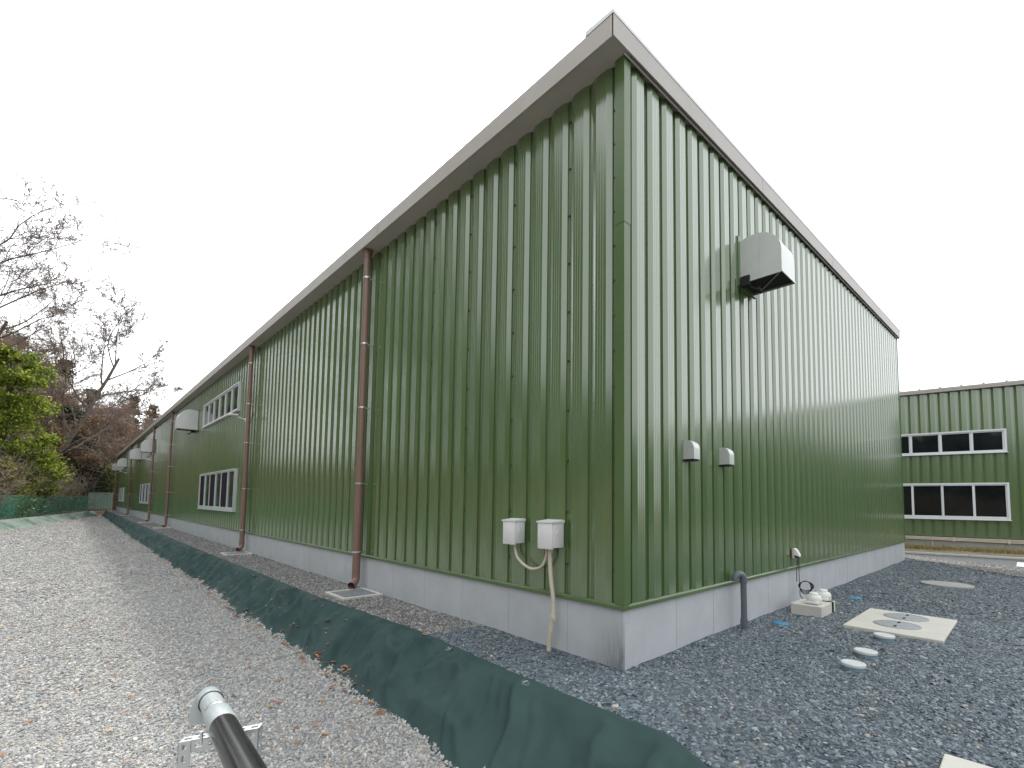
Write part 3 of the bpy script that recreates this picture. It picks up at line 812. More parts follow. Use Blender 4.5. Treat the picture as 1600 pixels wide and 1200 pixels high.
for i in range(112):
    y0 = -OY + .02 + i * 0.5
    rf.add([(-OX + .01, y0, roofz(-OX)), (XE + .1, y0, roofz(XE)), (XE + .1, y0 + .5, roofz(XE)), (-OX + .01, y0 + .5, roofz(-OX))], [(0, 1, 2, 3)])
    rf.add([(-OX + .12, y0 + .02, roofz(-OX)), (XE, y0 + .02, roofz(XE)), (XE, y0 + .05, roofz(XE) + .05), (-OX + .12, y0 + .05, roofz(-OX) + .05)], [(0, 1, 2, 3)])
    rf.add([(-OX + .12, y0 + .08, roofz(-OX)), (XE, y0 + .08, roofz(XE)), (XE, y0 + .05, roofz(XE) + .05), (-OX + .12, y0 + .05, roofz(-OX) + .05)], [(0, 1, 2, 3)])
rf.build('roof', M['roof'], wh)
vc = MB()
vs = []
for x in (-OX - .004, XE + .12):
    z = roofz(x)
    vs += [(x, -OY - .004, z), (x, 0.24, z), (x, 0.24, z + .045), (x, -OY - .004, z + .032)]
vc.add(vs, [(0, 1, 2, 3), (7, 6, 5, 4), (0, 4, 5, 1), (1, 5, 6, 2), (2, 6, 7, 3), (3, 7, 4, 0)])
vc.build('verge_cap', M['roof'], wh)
# screws along some of the grooves
sc = MB()
for k_ in (0, 2, 5, 8, 11, 14, 17, 20):
    y = 0.121 + .25 * k_
    for z in np.arange(0.75, 4.9, 0.455 if k_ else 0.30):
        sc.box((FACE + .018, y - .007, z - .006), (FACE + .038, y + .007, z + .006))
sc = tag(sc.build('screw', M['screw'], wh), kind='stuff')

# windows of the long wall
def window(parent, y0, y1, z0, z1, n, kinds, upper, to=None, name='window', m='alu', w=0.034, sws=0.022):
    """frame stands on the sheet face; to(u, d, z) maps wall coordinates to the parent's space (u along the wall, d outwards)"""
    fr = MB()
    def bx(mb, u0, u1, d0, d1, a, b):
        c8 = [to(u, d, z) for z in (a, b) for (u, d) in ((u0, d0), (u1, d0), (u1, d1), (u0, d1))]
        mb.add(c8, [(0, 3, 2, 1), (4, 5, 6, 7), (0, 1, 5, 4), (1, 2, 6, 5), (2, 3, 7, 6), (3, 0, 4, 7)])
    bx(fr, y0, y1, -.01, .065, z0, z0 + .05); bx(fr, y0, y1, -.01, .065, z1 - w, z1)
    bx(fr, y0, y0 + w, -.01, .0645, z0 + .05, z1 - w); bx(fr, y1 - w, y1, -.01, .0645, z0 + .05, z1 - w)
    bx(fr, y0 - .02, y1 + .02, -.01, .085, z0 - .014, z0 - .001)      # sill
    wo = fr.build(name, M[m], parent)
    pitch = (y1 - y0 - 2 * w) / n
    for i in range(n):
        a = y0 + w + i * pitch; b = a + pitch
        kd = kinds[i % len(kinds)]
        dd = 0.0 if (i % 2 == 0 or upper) else 0.016
        sash = MB()
        sw = sws
        bx(sash, a, a + sw, .008 + dd, .035 + dd, z0 + .052, z1 - w - .002); bx(sash, b - sw, b, .008 + dd, .035 + dd, z0 + .052, z1 - w - .002)
        bx(sash, a + sw, b - sw, .008 + dd, .035 + dd, z0 + .052, z0 + .052 + (.05 if not upper else .025)); bx(sash, a + sw, b - sw, .008 + dd, .035 + dd, z1 - w - .034, z1 - w - .002)
        sash.build('sash', M[m], wo)
        gl = MB(); bx(gl, a + sw - .002, b - sw + .002, .012 + dd, .020 + dd, z0 + (.10 if not upper else .075), z1 - w - .032)
        gl.build('pane', M[kd], wo)
    for i in range(2, n, 2) if not upper else range(1, n):
        ml = MB(); u = y0 + w + i * pitch; bx(ml, u - .010, u + .010, .0, .058, z0 + .051, z1 - w - .001); ml.build('mullion', M[m], wo)
    return wo
toL = lambda u, d, z: (FACE - d, u, z)
for ya in (12.13, 30.6, 48.0):
    window(wh, ya, ya + 4.62, 3.655, 4.43, 6, ['glass_g', 'glass_g'], True, to=toL)
    window(wh, ya - .05, ya + 4.58, 0.95, 2.09, 6, ['glass_g', 'screen'], False, to=toL)

# ------------------------------------------------------------------ downpipes and their catch basins
PX = -0.115
def downpipe(label):
    t = thing('downpipe', label, 'downpipe', (PX, 0, 0), 'brown downpipes along the long wall')
    a = MB(); a.tube([(0, 0, 1.66), (0, 0, WT - .10)], .049, 20); a.build('pipe', M['pipe'], t, 40)
    a = MB(); a.tube([(0, 0, .20), (0, 0, 1.70)], .057, 20)
    a.tube([(0, 0, 1.66), (0, 0, 1.78)], .060, 20); a.build('sleeve', M['pipe'], t, 40)
    a = MB()
    a.tube([(0, 0, .26), (0, 0, .17), (-.012, -.012, .13), (-.045, -.035, .095), (-.095, -.07, .07)], [.059, .058, .057, .057, .057], 20, cap=False)
    a.build('elbow', M['pipe'], t, 40)
    a = MB(); a.lathe([(.050, 0), (.056, .002), (.056, .05), (.066, .055), (.072, .10), (.072, .115)], (0, 0, WT - .122), 20); a.build('collar', M['pipe'], t, 40)
    for z in (4.62, 3.61, 2.65, 1.53, .54):
        r_ = .052 if z > 1.7 else .060
        b = MB(); b.lathe([(r_ - .004, -.011), (r_, -.011), (r_, .011), (r_ - .004, .011)], (0, 0, z), 20)
        b.box((r_ - .01, -.008, z - .007), (-PX + .006, .008, z + .007)); b.box((-.012, -r_ - .02, z - .01), (.012, -r_ + .004, z + .01))
        b.build('bracket', M['zinc'], t)
    return t
PY = [4.47, 10.72, 23.1, 29.2, 41.6, 55.2]
plab = ['nearest brown downpipe, right of the blank wall bay and left of the two white boxes',
        'second nearest brown downpipe, just right of the nearest pair of windows',
        'third brown downpipe from the near corner, left of the nearest roof-high hood',
        'fourth brown downpipe from the near corner, right of the second pair of windows',
        'fifth brown downpipe from the near corner, between the two far windows',
        'farthest brown downpipe at the far end of the long wall']
dp0 = downpipe(plab[0])
for i, y in enumerate(PY):
    d = dp0 if i == 0 else copy_tree(dp0)
    d.location = (PX, y, 0); d['label'] = plab[i]

def basin(label):
    t = thing('catch_basin', label, 'drain grate', (0, 0, 0), 'catch basins under the downpipes')
    a = MB()
    for q in (((-.28, -.30, -.1), (-.235, .30, .022)), ((.235, -.30, -.1), (.28, .30, .022)), ((-.235, -.30, -.1), (.235, -.255, .022)), ((-.235, .255, -.1), (.235, .30, .022))): a.box(*q, bev=.004)
    a.build('frame', M['concrete'], t)
    b = MB(); b.box((-.234, -.254, -.1), (.234, .254, -.05)); b.build('pit', M['dark'], t)
    gq = MB()
    for i in range(13): gq.box((-.225 + i * .036, -.25, -.012), (-.225 + i * .036 + .014, .25, .017))
    for i in range(6): gq.box((-.23, -.24 + i * .092, -.006), (.23, -.24 + i * .092 + .012, .0165))
    gq.build('grate', M['grate'], t)
    return t
blab = ['square steel drain grate in the gravel under the nearest downpipe', 'square steel drain grate under the second downpipe by the nearest windows', 'drain grate under the third downpipe from the near corner',
        'drain grate under the fourth downpipe from the near corner', 'drain grate under the fifth downpipe from the near corner']
b0 = basin(blab[0])
for i, lab in enumerate(blab):
    o = b0 if i == 0 else copy_tree(b0)
    o.location = (-0.29, PY[i] - 0.33, 0.004); o['label'] = lab

# ------------------------------------------------------------------ ventilation hoods
def hood(name, label, cat, loc, depth, width, height, group, rz, motor=True, fl=0.05):
    """local: x along the wall, -y outwards, z up from the hood's bottom"""
    t = thing(name, label, cat, loc, group, rz)
    n = 10; rad = min(depth, height) * 0.62
    prof = [(0, 0), (0, height * 0.94)]
    prof += [(-(depth - rad) * 0.5, height * 0.99)]
    for i in range(n + 1):
        a = math.pi / 2 * i / n
        prof.append((-(depth - rad) - rad * math.sin(a), height - rad + rad * math.cos(a)))
    prof.append((-depth, 0))
    m_ = len(prof); b = MB()
    w = width / 2
    vs = [(-w, p[0], p[1]) for p in prof] + [(w, p[0], p[1]) for p in prof]
    fs = [tuple(range(m_))[::-1], tuple(range(m_, 2 * m_))] + [(i, i + 1, m_ + i + 1, m_ + i) for i in range(1, m_ - 1)]
    b.add(vs, fs)
    # folded lower rim
    for (q0, q1) in (((-w - .006, -depth - .006, -.004), (-w + .002, 0, .022)), ((w - .002, -depth - .006, -.004), (w + .006, 0, .022)), ((-w, -depth - .0065, -.003), (w, -depth + .002, .021))): b.box(q0, q1)
    b.build('cowl', M['hood'], t, 35)
    rv = MB()
    for q in np.linspace(.05, height * .62, 5):
        rv.box((-w - .0035, -.03, q - .005), (-w + .001, -.02, q + .005)); rv.box((-w - .0035, -depth + .015, q - .005), (-w + .001, -depth + .025, q + .005))
        rv.box((w - .001, -.03, q - .005), (w + .0035, -.02, q + .005))
    rv.box((-w - .0015, -depth * .5 - .002, .02), (-w + .001, -depth * .5 + .002, height * .93))
    tag(rv.build('rivet', M['galv'], t), kind='stuff')
    d = MB(); d.box((-w + .012, -depth + .012, .012), (w - .012, -.02, .018)); d.build('mouth', M['dark'], t)
    f = MB(); f.box((-w - fl, -.016, -fl * .6), (w + fl, .02, height + fl * .6)); f.build('flange', M['trim'] if motor else M['hood'], t)
    if motor:
        k_ = MB(); k_.box((-w - .03, -.12, -.05), (-w + .05, -.022, .07), bev=.008); k_.tube([(-w + .02, -.06, -.02), (-w + .05, -.20, -.12)], .012, 8); k_.box((-w - .004, -.22, -.135), (-w + .10, -.19, -.10)); k_.build('damper_motor', M['dark'], t)
        s = MB(); s.tube([(-w + .01, -depth + .02, .004), (w - .01, -.06, .004)], .008, 6); s.build('stay', M['galv'], t)
    return t
hood('vent_hood', 'large pale steel vent hood high on the end wall, alone above the two small vents', 'vent hood', (2.54, FACE, 3.84), .45, .42, .53, 'large steel vent hoods', 0)
hy = [18.2, 29.95, 36.6, 47.2, 53.9]
hl = ['large pale vent hood just left of the nearest upper window on the long wall', 'pale vent hood over the second upper window, left of the fourth downpipe',
      'pale vent hood overlapping the fifth downpipe on the long wall', 'fourth pale vent hood along the long wall, before the far end', 'farthest pale vent hood at the far end of the long wall']
for y, lab in zip(hy, hl):
    hood('vent_hood', lab, 'vent hood', (FACE, y, 3.72), .60, .62, .70, 'large steel vent hoods', -math.pi / 2)
def small_vent(label, x):
    t = thing('wall_vent', label, 'wall vent', (x, FACE, 1.71), 'small vent caps on the end wall')
    b = MB(); n = 8; d, h, w = .105, .18, .058; rad = .085
    prof = [(0, 0), (0, h)] + [(-(d - rad) - rad * math.sin(math.pi / 2 * i / n), h - rad + rad * math.cos(math.pi / 2 * i / n)) for i in range(n + 1)] + [(-d, 0)]
    m_ = len(prof)
    vs = [(-w * (1 if p[1] < h * .8 else .94), p[0], p[1]) for p in prof] + [(w * (1 if p[1] < h * .8 else .94), p[0], p[1]) for p in prof]
    b.add(vs, [tuple(range(m_))[::-1], tuple(range(m_, 2 * m_))] + [(i, i + 1, m_ + i + 1, m_ + i) for i in range(1, m_ - 1)])
    b.build('cowl', M['hood'], t, 40)
    s = MB(); s.box((-w + .008, -d + .008, -.016), (w - .008, -.004, .004)); s.build('louvre', M['dark'], t)
    return t
small_vent('left one of two small rounded grey vent caps on the end wall', 1.035)
small_vent('right one of two small rounded grey vent caps on the end wall', 1.80)

# ------------------------------------------------------------------ electrical boxes and conduit
def ebox(label, y0, y1, z0, z1, d):
    t = thing('switch_box', label, 'electrical box', (FACE, (y0 + y1) / 2, z0), 'white electrical boxes near the corner')
    w = (y1 - y0) / 2; h = z1 - z0
    b = MB(); b.box((-d, -w, .012), (-.002, w, h - .02), bev=.006); b.build('case', M['boxwhite'], t, 40)
    f = MB(); f.box((-d - .018, -w + .004, 0), (-d + .002, w - .004, h - .022), bev=.005); f.build('door', M['boxwhite'], t, 40)
    q = MB(); q.prism([(-d - .024, h - .022), (-d - .024, h - .010), (-.002, h + .006), (-.002, h - .020)], 'y', -w - .008, w + .008); q.build('rain_cap', M['boxwhite'], t)
    k_ = MB(); k_.box((-d * .7, -w - .006, h * .5), (-d * .5, -w, h * .62)); k_.build('hinge', M['boxwhite'], t)
    return t
ebox('smaller white electrical box, the left one of the pair near the corner', 1.125, 1.30, .885, 1.125, .115)
ebox('bigger white electrical box with the thick conduit, nearest the corner', .632, .815, .880, 1.13, .135)
def wob(pts, n):
    """smooth curve through points"""
    pts = [Vector(p) for p in pts]; out = []
    for i in range(len(pts) - 1):
        p0 = pts[max(i - 1, 0)]; p1 = pts[i]; p2 = pts[i + 1]; p3 = pts[min(i + 2, len(pts) - 1)]
        for k_ in range(n):
            t = k_ / n
            out.append(0.5 * ((2 * p1) + (-p0 + p2) * t + (2 * p0 - 5 * p1 + 4 * p2 - p3) * t * t + (-p0 + 3 * p1 - 3 * p2 + p3) * t ** 3))
    out.append(pts[-1]); return out
t = MB(); t.tube(wob([(-.055, 1.19, .895), (-.055, 1.185, .83), (-.06, 1.14, .755), (-.06, 1.035, .695), (-.06, .935, .678), (-.06, .835, .712), (-.06, .782, .79), (-.06, .775, .89)], 6), .0135, 10)
tag(t.build('loop_conduit', M['beige'], None, 50), 'thin beige conduit hanging in a loop between the two white boxes', 'conduit')
ct_ = thing('conduit', 'thick beige conduit running from the bigger white box down into the slate', 'conduit', (-.06, .72, 0))
t = MB(); t.tube(wob([(0, .012, .89), (0, .012, .80), (-.004, -.006, .62), (.006, -.028, .42), (.004, -.026, .28)], 6), .019, 12); t.build('upper_pipe', M['beige'], ct_, 50)
t = MB(); t.tube(wob([(.004, -.025, .275), (0, -.012, .19), (-.004, .006, .09), (-.004, .012, -.06)], 6), .021, 12); t.build('lower_pipe', M['beige'], ct_, 50)
t = MB(); t.tube([(.004, -.025, .25), (.004, -.026, .31)], .026, 12); t.tube([(.0, -.03, .285), (-.02, -.065, .285)], .014, 8); t.build('coupling', M['beige'], ct_, 50)
t = MB(); t.tube([(0, .012, .845), (0, .012, .885)], .027, 12); t.build('gland', M['beige'], ct_, 50)

# wall lights
def wall_light(label, y):
    t = thing('floodlight', label, 'wall light', (FACE, y, 3.26), 'slim white wall lights on arms')
    a = MB(); a.box((-.10, -.05, -.045), (0, .05, .045), bev=.01); a.build('base', M['white'], t)
    a = MB(); a.tube([(-.06, 0, 0), (-.36, 0, .085)], .014, 10); a.build('arm', M['white'], t)
    a = MB(); a.box((-.46, -.10, .075), (-.28, .10, .115), bev=.012); a.build('head', M['white'], t)
    return t
wall_light('slim white wall light on an arm right of the nearest upper window', 11.12)
wall_light('slim white wall light on an arm below the second vent hood', 29.62)
wall_light('slim white wall light on an arm near the far end of the long wall', 47.0)
t = thing('sensor', 'small white round sensor on the long wall just above the nearest wall light', 'sensor', (FACE, 11.0, 3.42))
a = MB(); a.lathe([(.075, 0), (.075, .03), (.06, .075), (.03, .10), (.004, .106)], (0, 0, 0), 16); o = a.build('dome', M['white'], t, 50); o.rotation_euler = (0, -math.pi / 2, 0)
a = MB(); a.box((-.02, -.09, -.09), (0, .09, .09), bev=.01); a.build('plate', M['white'], t)

# ------------------------------------------------------------------ things along the end wall
vp = thing('vent_pipe', 'grey vent pipe with a bent-over top standing against the end wall', 'pipe', (2.0, -.11, 0))
a = MB(); a.tube([(0, 0, -.05), (0, 0, .50)], .030, 18); a.build('pipe', M['greypvc'], vp, 40)
dx, dy = -.82, .57
a = MB(); arc = [(0, 0, .49)] + [(dx * .047 * (1 - math.cos(q)), dy * .047 * (1 - math.cos(q)), .525 + .047 * math.sin(q)) for q in np.linspace(0, math.pi, 12)] + [(dx * .094, dy * .094, .505)]
a.tube(arc, [.037] * 3 + [.036] * (len(arc) - 5) + [.037] * 2, 18); a.build('bend', M['greypvc'], vp, 50)
a = MB(); a.tube([(0, 0, .04), (0, 0, .12)], .036, 18); a.build('socket', M['greypvc'], vp, 40)

ob = thing('power_outlet', 'small cream outdoor socket on the end wall with black cables plugged in', 'outlet', (3.95, FACE, .60))
a = MB(); a.box((-.05, -.03, 0), (.05, 0, .13), bev=.006); a.build('plate', M['beige'], ob)
a = MB(); a.prism([(-.028, .135), (-.055, .11), (-.085, .045), (-.085, .03), (-.03, .05)], 'x', -.045, .045); a.build('cover', M['white'], ob)
a = MB(); a.box((-.03, -.07, .01), (-.006, -.03, .045), bev=.004); a.box((.006, -.07, .01), (.03, -.03, .045), bev=.004); a.build('plug', M['cable'], ob)

ca = thing('cable', 'black cable hanging from the socket in a coil and running to the white pumps', 'cable', (3.93, -.03, 0))
a = MB(); a.tube(wob([(-.018, -.03, .61), (-.045, -.02, .45), (-.05, -.02, .30)], 8), .0048, 6)
a.tube(wob([(.018, -.03, .61), (.045, -.02, .42), (.05, -.02, .28)], 8), .0048, 6); a.build('lead', M['cable'], ca, 50)
a = MB()
for k_ in range(4):
    a.tube([((.066 + .008 * k_) * math.cos(q + k_) * .45 + .008 * k_, -.105 - (.066 + .008 * k_) * math.cos(q + k_) * .85, .235 + (.085 - .009 * k_) * math.sin(q + k_) + .006 * k_) for q in np.linspace(0, 2 * math.pi, 26)], .0048, 6, cap=False)
a.build('coil', M['cable'], ca, 50)
a = MB(); a.tube(wob([(-.03, -.05, .25), (-.06, -.06, .13), (-.12, -.13, .10), (-.30, -.24, .16), (-.40, -.30, .17)], 8), .0048, 6)
a.tube(wob([(.0, -.12, .16), (-.08, -.17, .13), (-.18, -.22, .19)], 8), .0048, 6); a.build('tail', M['cable'], ca, 50)

# pump pedestal: two pale blocks and two white blowers strapped on top
PBX, PBY = 3.58, -.325
blk = thing('pump_base', 'pale concrete block pedestal on the slate carrying two white pumps', 'concrete block', (PBX, PBY, 0))
a = MB(); a.box((-.30, -.155, -.04), (.125, .17, .125), bev=.008); a.build('block', M['concrete'], blk)
a = MB(); a.box((.129, -.15, -.04), (.30, .165, .120), bev=.008); a.build('block', M['concrete'], blk)
a = MB(); a.box((.135, -.168, .0), (.155, -.154, .125)); a.box((.135, -.168, .1255), (.155, .12, .134)); a.build('strap', M['cable'], blk)
a = MB(); a.tube(wob([(.20, .0, .17), (.27, -.02, .165), (.315, -.03, .13), (.318, -.03, .02)], 6), .014, 8); a.build('hose', M['cable'], blk, 50)
def pump(label, x, y):
    t = thing('air_pump', label, 'air pump', (x, y, .127), 'white air pumps on the concrete pedestal'); t.scale = (.8, .8, .78)
    a = MB(); a.box((-.105, -.085, .006), (.105, .085, .05), bev=.012); a.build('foot', M['white'], t, 40)
    a = MB(); a.lathe([(.10, .045), (.106, .055), (.104, .10), (.088, .128), (.062, .135)], (0, 0, 0), 24); a.build('body', M['white'], t, 40)
    a = MB(); a.lathe([(.055, .13), (.062, .138), (.062, .160), (.050, .172), (.02, .176)], (0, 0, 0), 24); a.build('cap', M['white'], t, 40)
    for sx in (-.08, .08):
        a = MB(); a.tube([(sx, -.06, 0), (sx, -.06, .008)], .014, 8); a.build('rubber_foot', M['cable'], t)
    return t
pump('white dome-shaped air pump at the front of the concrete pedestal', 3.44, -.36)
pump('white dome-shaped air pump behind, nearer the right end of the pedestal', 3.79, -.37)

# slab with two manhole covers
sl = MB(); sl.box((SLAB[0], SLAB[2], -.08), (SLAB[1], SLAB[3], .028), bev=.006)
tag(sl.build('concrete_slab', M['concrete']), 'square pale concrete slab in the slate with two round covers', 'slab')
def cover(label, x, y, r, z, m, group):
    t = thing('manhole_cover', label, 'manhole cover', (x, y, z), group)
    a = MB(); a.lathe([(r, -.02), (r, .003), (r - .012, .006), (r - .016, .002), (r - .03, .004), (0.001, .0055)], (0, 0, 0), 40); a.build('plate', m, t, 25)
    for s in (-1, 1):
        b = MB(); b.box((s * r * .55 - .035, -.012, .004), (s * r * .55 + .035, .012, .0085)); b.build('lift_slot', M['dark'], t)
    return t
cover('round grey manhole cover on the slab, the farther one from the camera', 3.975, -1.145, .205, .031, M['iron'], 'manhole covers on the pale slab')
cover('round grey manhole cover on the slab, the nearer one to the camera', 3.435, -1.145, .205, .031, M['iron'], 'manhole covers on the pale slab')
t = thing('manhole_cover', 'large plain grey disc cover alone in the slate near the far corner', 'manhole cover', (7.75, -1.17, 0))
a = MB(); a.lathe([(.34, -.05), (.34, .030), (.33, .036), (.001, .040)], (0, 0, 0), 40); a.build('plate', M['concrete2'], t, 25)
def lid(label, x, y):
    t = thing('cleanout_lid', label, 'drain lid', (x, y, 0), 'round drain lids in a row')
    a = MB(); a.lathe([(.078, -.06), (.078, .038), (.0775, .04)], (0, 0, 0), 28); a.build('riser', M['lidside'], t, 35)
    a = MB(); a.lathe([(.083, .030), (.085, .033), (.085, .050), (.080, .055), (.066, .056), (.064, .053), (.001, .053)], (0, 0, 0), 28); a.build('lid', M['lid'], t, 25)
    return t
lid('pale round drain lid closest to the concrete slab, rightmost of three', 2.70, -1.155)
lid('middle one of three pale round drain lids in the slate', 1.92, -1.155)
lid('pale round drain lid nearest the camera, leftmost of three', 1.44, -1.165)
for x, y, r_, lab in ((2.60, -.262, .075, 'small blue round cap in the slate beside the grey vent pipe'), (5.1, -.43, .085, 'small blue round cap in the slate behind the white pumps')):
    a = MB(); a.lathe([(r_, -.03), (r_, .008), (r_ - .012, .014), (.001, .015)], (x, y, 0), 22); tag(a.build('blue_cap', M['blue'], None, 30), lab, 'pipe cap')
a = MB(); a.box((-.45, -2.40, -.06), (.15, -1.82, .035), bev=.006); tag(a.build('paving_slab', M['concrete']), 'corner of a pale concrete paving slab at the bottom right edge', 'slab')

# ------------------------------------------------------------------ drain pipe and its stand in the yard
fp = thing('drain_hose', 'black drain hose with a grey pipe end resting on a steel stand', 'drain pipe', (-2.64, .60, .25))
P0 = Vector((-2.636, .677, .274)) - Vector(fp.location); P3 = Vector((-2.728, -.40, .378)) - Vector(fp.location)
ax = (P3 - P0).normalized()
PR = .049
a = MB(); a.tube([P0 + ax * .50, P0 + ax * .75, P0 + ax * 1.21, P0 + ax * 1.9 + Vector((0, 0, -.03)), P0 + ax * 2.6 + Vector((0, 0, -.16))], PR * 1.06, 28); a.build('hose', M['blackpvc'], fp, 50)
a = MB(); a.tube([P0 + ax * .05, P0 + ax * .31], PR, 28); a.build('pipe', M['lightpvc'], fp, 40)
a = MB(); a.tube([P0 + ax * .325, P0 + ax * .345, P0 + ax * .515, P0 + ax * .53], [PR * 1.05, PR * 1.12, PR * 1.12, PR * 1.04], 28); a.build('coupling', M['lightpvc'], fp, 40)
a = MB(); a.tube([P0 + ax * .285, P0 + ax * .292, P0 + ax * .312, P0 + ax * .32], [PR * 1.0, PR * 1.06, PR * 1.06, PR * 1.0], 28); a.build('clamp', M['zinc'], fp, 40)
a = MB()
el_ = [P0 + ax * .10, P0 + ax * .06, P0 + ax * .0, P0 - ax * .035 + Vector((-.008, .0, -.02)), P0 - ax * .045 + Vector((-.018, 0, -.06)), P0 - ax * .045 + Vector((-.022, 0, -.115))]
a.tube(el_, [PR * 1.1, PR * 1.1, PR * 1.06, PR * 1.06, PR * 1.1, PR * 1.12], 28, cap=False); a.build('elbow', M['lightpvc'], fp, 50)
a = MB(); a.tube([P0 - ax * .045 + Vector((-.0215, 0, -.105)), P0 - ax * .045 + Vector((-.022, 0, -.112))], PR * .95, 28); a.build('mouth', M['dark'], fp)  # near-black disc painted as the shade inside the elbow

def angle_bar(mb, p, q, side, w=.046, th=.003, holes=True):
    """slotted angle iron from p to q: two perforated flanges"""
    p = Vector(p); q = Vector(q); d = (q - p); L = d.length; d.normalize()
    s1 = Vector(side[0]).normalized(); s2 = Vector(side[1]).normalized()
    for s, o in ((s1, s2), (s2, s1)):
        def slab(l0, l1, w0, w1):
            c8 = []
            for hh in (0, th):
                for (l_, ww) in ((l0, w0), (l1, w0), (l1, w1), (l0, w1)):
                    c8.append(p + d * l_ + s * ww + o * hh)
            mb.add(c8, [(0, 3, 2, 1), (4, 5, 6, 7), (0, 1, 5, 4), (1, 2, 6, 5), (2, 3, 7, 6), (3, 0, 4, 7)])
        slab(0, L, 0, w * .32); slab(0, L, w * .68, w)
        n = max(1, int(L / .045)); pit = L / n
        for i in range(n + 1):
            a0 = max(0, i * pit - pit * .22); a1 = min(L, i * pit + pit * .22)
            slab(a0, a1, w * .32, w * .68)
st = thing('pipe_stand', 'slotted galvanised angle iron stand holding up the black drain hose', 'pipe stand', (-2.70, .17, YARD))
A = Vector((-2.833, .176, .300)) - Vector(st.location); B = Vector((-2.592, -.036, .392 - .055)) - Vector(st.location)
B = Vector((-2.585, .01, .340)) - Vector(st.location)
dAB = (B - A).normalized(); out = Vector((-dAB.y, dAB.x, 0)).normalized()
if out.y > 0: out = -out
a = MB(); angle_bar(a, A, B, ((0, 0, -1), -out)); a.build('crossbar', M['galv'], st)
for p_, s_ in ((A, dAB), (B, -dAB)):
    a = MB(); angle_bar(a, p_ + out * .0035 + Vector((0, 0, .002)), Vector((p_.x, p_.y, -.03)) + out * .0035, (s_, -out)); a.build('leg', M['galv'], st)
a = MB(); mid = (A + B) / 2
a.tube([mid + Vector((-.06, .01, -.02)), mid + Vector((-.06, .01, .03))], .006, 8); a.tube([mid + Vector((.06, -.03, -.02)), mid + Vector((.06, -.03, .03))], .006, 8); a.build('bolt', M['zinc'], st)

# ------------------------------------------------------------------ pins in the fabric, fallen leaves
pl_ = [((-.755, 1.25), 'green fabric pin level with the two white electrical boxes, second nearest the camera'), ((-.80, .27), 'green fabric pin at the crest nearest the building corner, closest to the camera'),
       ((-.92, 2.58), 'green fabric pin in a pulled fold, third from the camera'), ((-.96, 3.48), 'green fabric pin beside the nearest drain grate, fourth from the camera'),
       ((-.975, 4.35), 'green fabric pin level with the nearest downpipe, fifth from the camera'), ((-.99, 5.27), 'green fabric pin among brown leaves, sixth from the camera'), ((-1.0, 6.24), 'green fabric pin farthest up the slope among brown leaves')]
for (x, y), lab in pl_:
    z, i, j = fab_z(x, y)
    v1 = Vector(FV[i, min(j + 1, FV.shape[1] - 1)] - FV[i, j - 1]); v2 = Vector(FV[min(i + 1, len(yfab) - 1), j] - FV[i - 1, j])
    nn = v1.cross(v2).normalized()
    if nn.z < 0: nn = -nn
    t = thing('fabric_pin', lab, 'ground pin', (x, y, z + .004), 'pins holding the green fabric'); t.rotation_euler = nn.to_track_quat('Z', 'Y').to_euler()
    a = MB(); a.lathe([(.034, -.004), (.036, .003), (.028, .008), (.001, .007)], (0, 0, 0), 18); a.build('washer', M['pin'], t, 40)
    a = MB(); a.tube([(-.02, 0, .006), (-.012, 0, .014), (.012, 0, .014), (.02, 0, .006)], .004, 6); a.build('pin_head', M['galv'], t)

M['deadleaf'] = leaf_mat('dead_leaf', [(0, (0.22, 0.08, 0.035)), (.5, (0.38, 0.15, 0.065)), (.85, (0.52, 0.27, 0.13)), (1, (0.36, 0.29, 0.12))], trans=.1)
def leaf_litter(name, X, Y, Z, s):
    n = len(X); V = np.zeros((n, 6, 3)); 
    a = rng.uniform(0, 6.283, n); ca_, sa_ = np.cos(a), np.sin(a)
    tm = [(-1, 0, 0), (-.3, .42, .18), (.5, .38, .12), (1, 0, .22), (.45, -.4, .2), (-.35, -.4, .1)]
    cz = rng.uniform(-.3, 1.2, n)
    for k_, (u, v, w) in enumerate(tm):
        V[:, k_, 0] = X + s * (u * ca_ - v * sa_); V[:, k_, 1] = Y + s * (u * sa_ + v * ca_); V[:, k_, 2] = Z + s * w * cz * 1.6 + .004
    F = np.array([(0, 1, 2, 3), (0, 3, 4, 5)])
    F = (np.arange(n)[:, None, None] * 6 + F[None]).reshape(-1, 4)
    return tag(link(name, np_mesh(name, V.reshape(-1, 3), F, M['deadleaf'])), kind='stuff')
LX, LY, LZ = [], [], []
n = 420; y = np.concatenate([rng.uniform(1.2, 14, 460), rng.uniform(12, 40, 400)]); x = xlow(y) + rng.normal(-.01, .08, len(y)) + .03
LX.append(x); LY.append(y); LZ.append(np.where(x < xlow(y) + .04, yard_z(x, y) + .014, YARD + .05))
x, y = field(170, -5, -1.35, -.8, 9); LX.append(x); LY.append(y); LZ.append(yard_z(x, y) + .016)
x, y = field(900, -8, -1.2, 9, 42); k_ = x > xbf(y); x, y = x[k_], y[k_]; LX.append(x); LY.append(y); LZ.append(yard_z(x, y) + .02)
y = rng.uniform(15, 52, 900); x = xbf(y) + np.abs(rng.normal(0, .35, 900)); LX.append(x); LY.append(y); LZ.append(yard_z(x, y) + .02)
y = rng.uniform(15, 54, 900); x = xbc(y) - rng.uniform(-.05, .9, 900); LX.append(x); LY.append(y); LZ.append(np.full(900, .03))
fx, fy = [], []; 
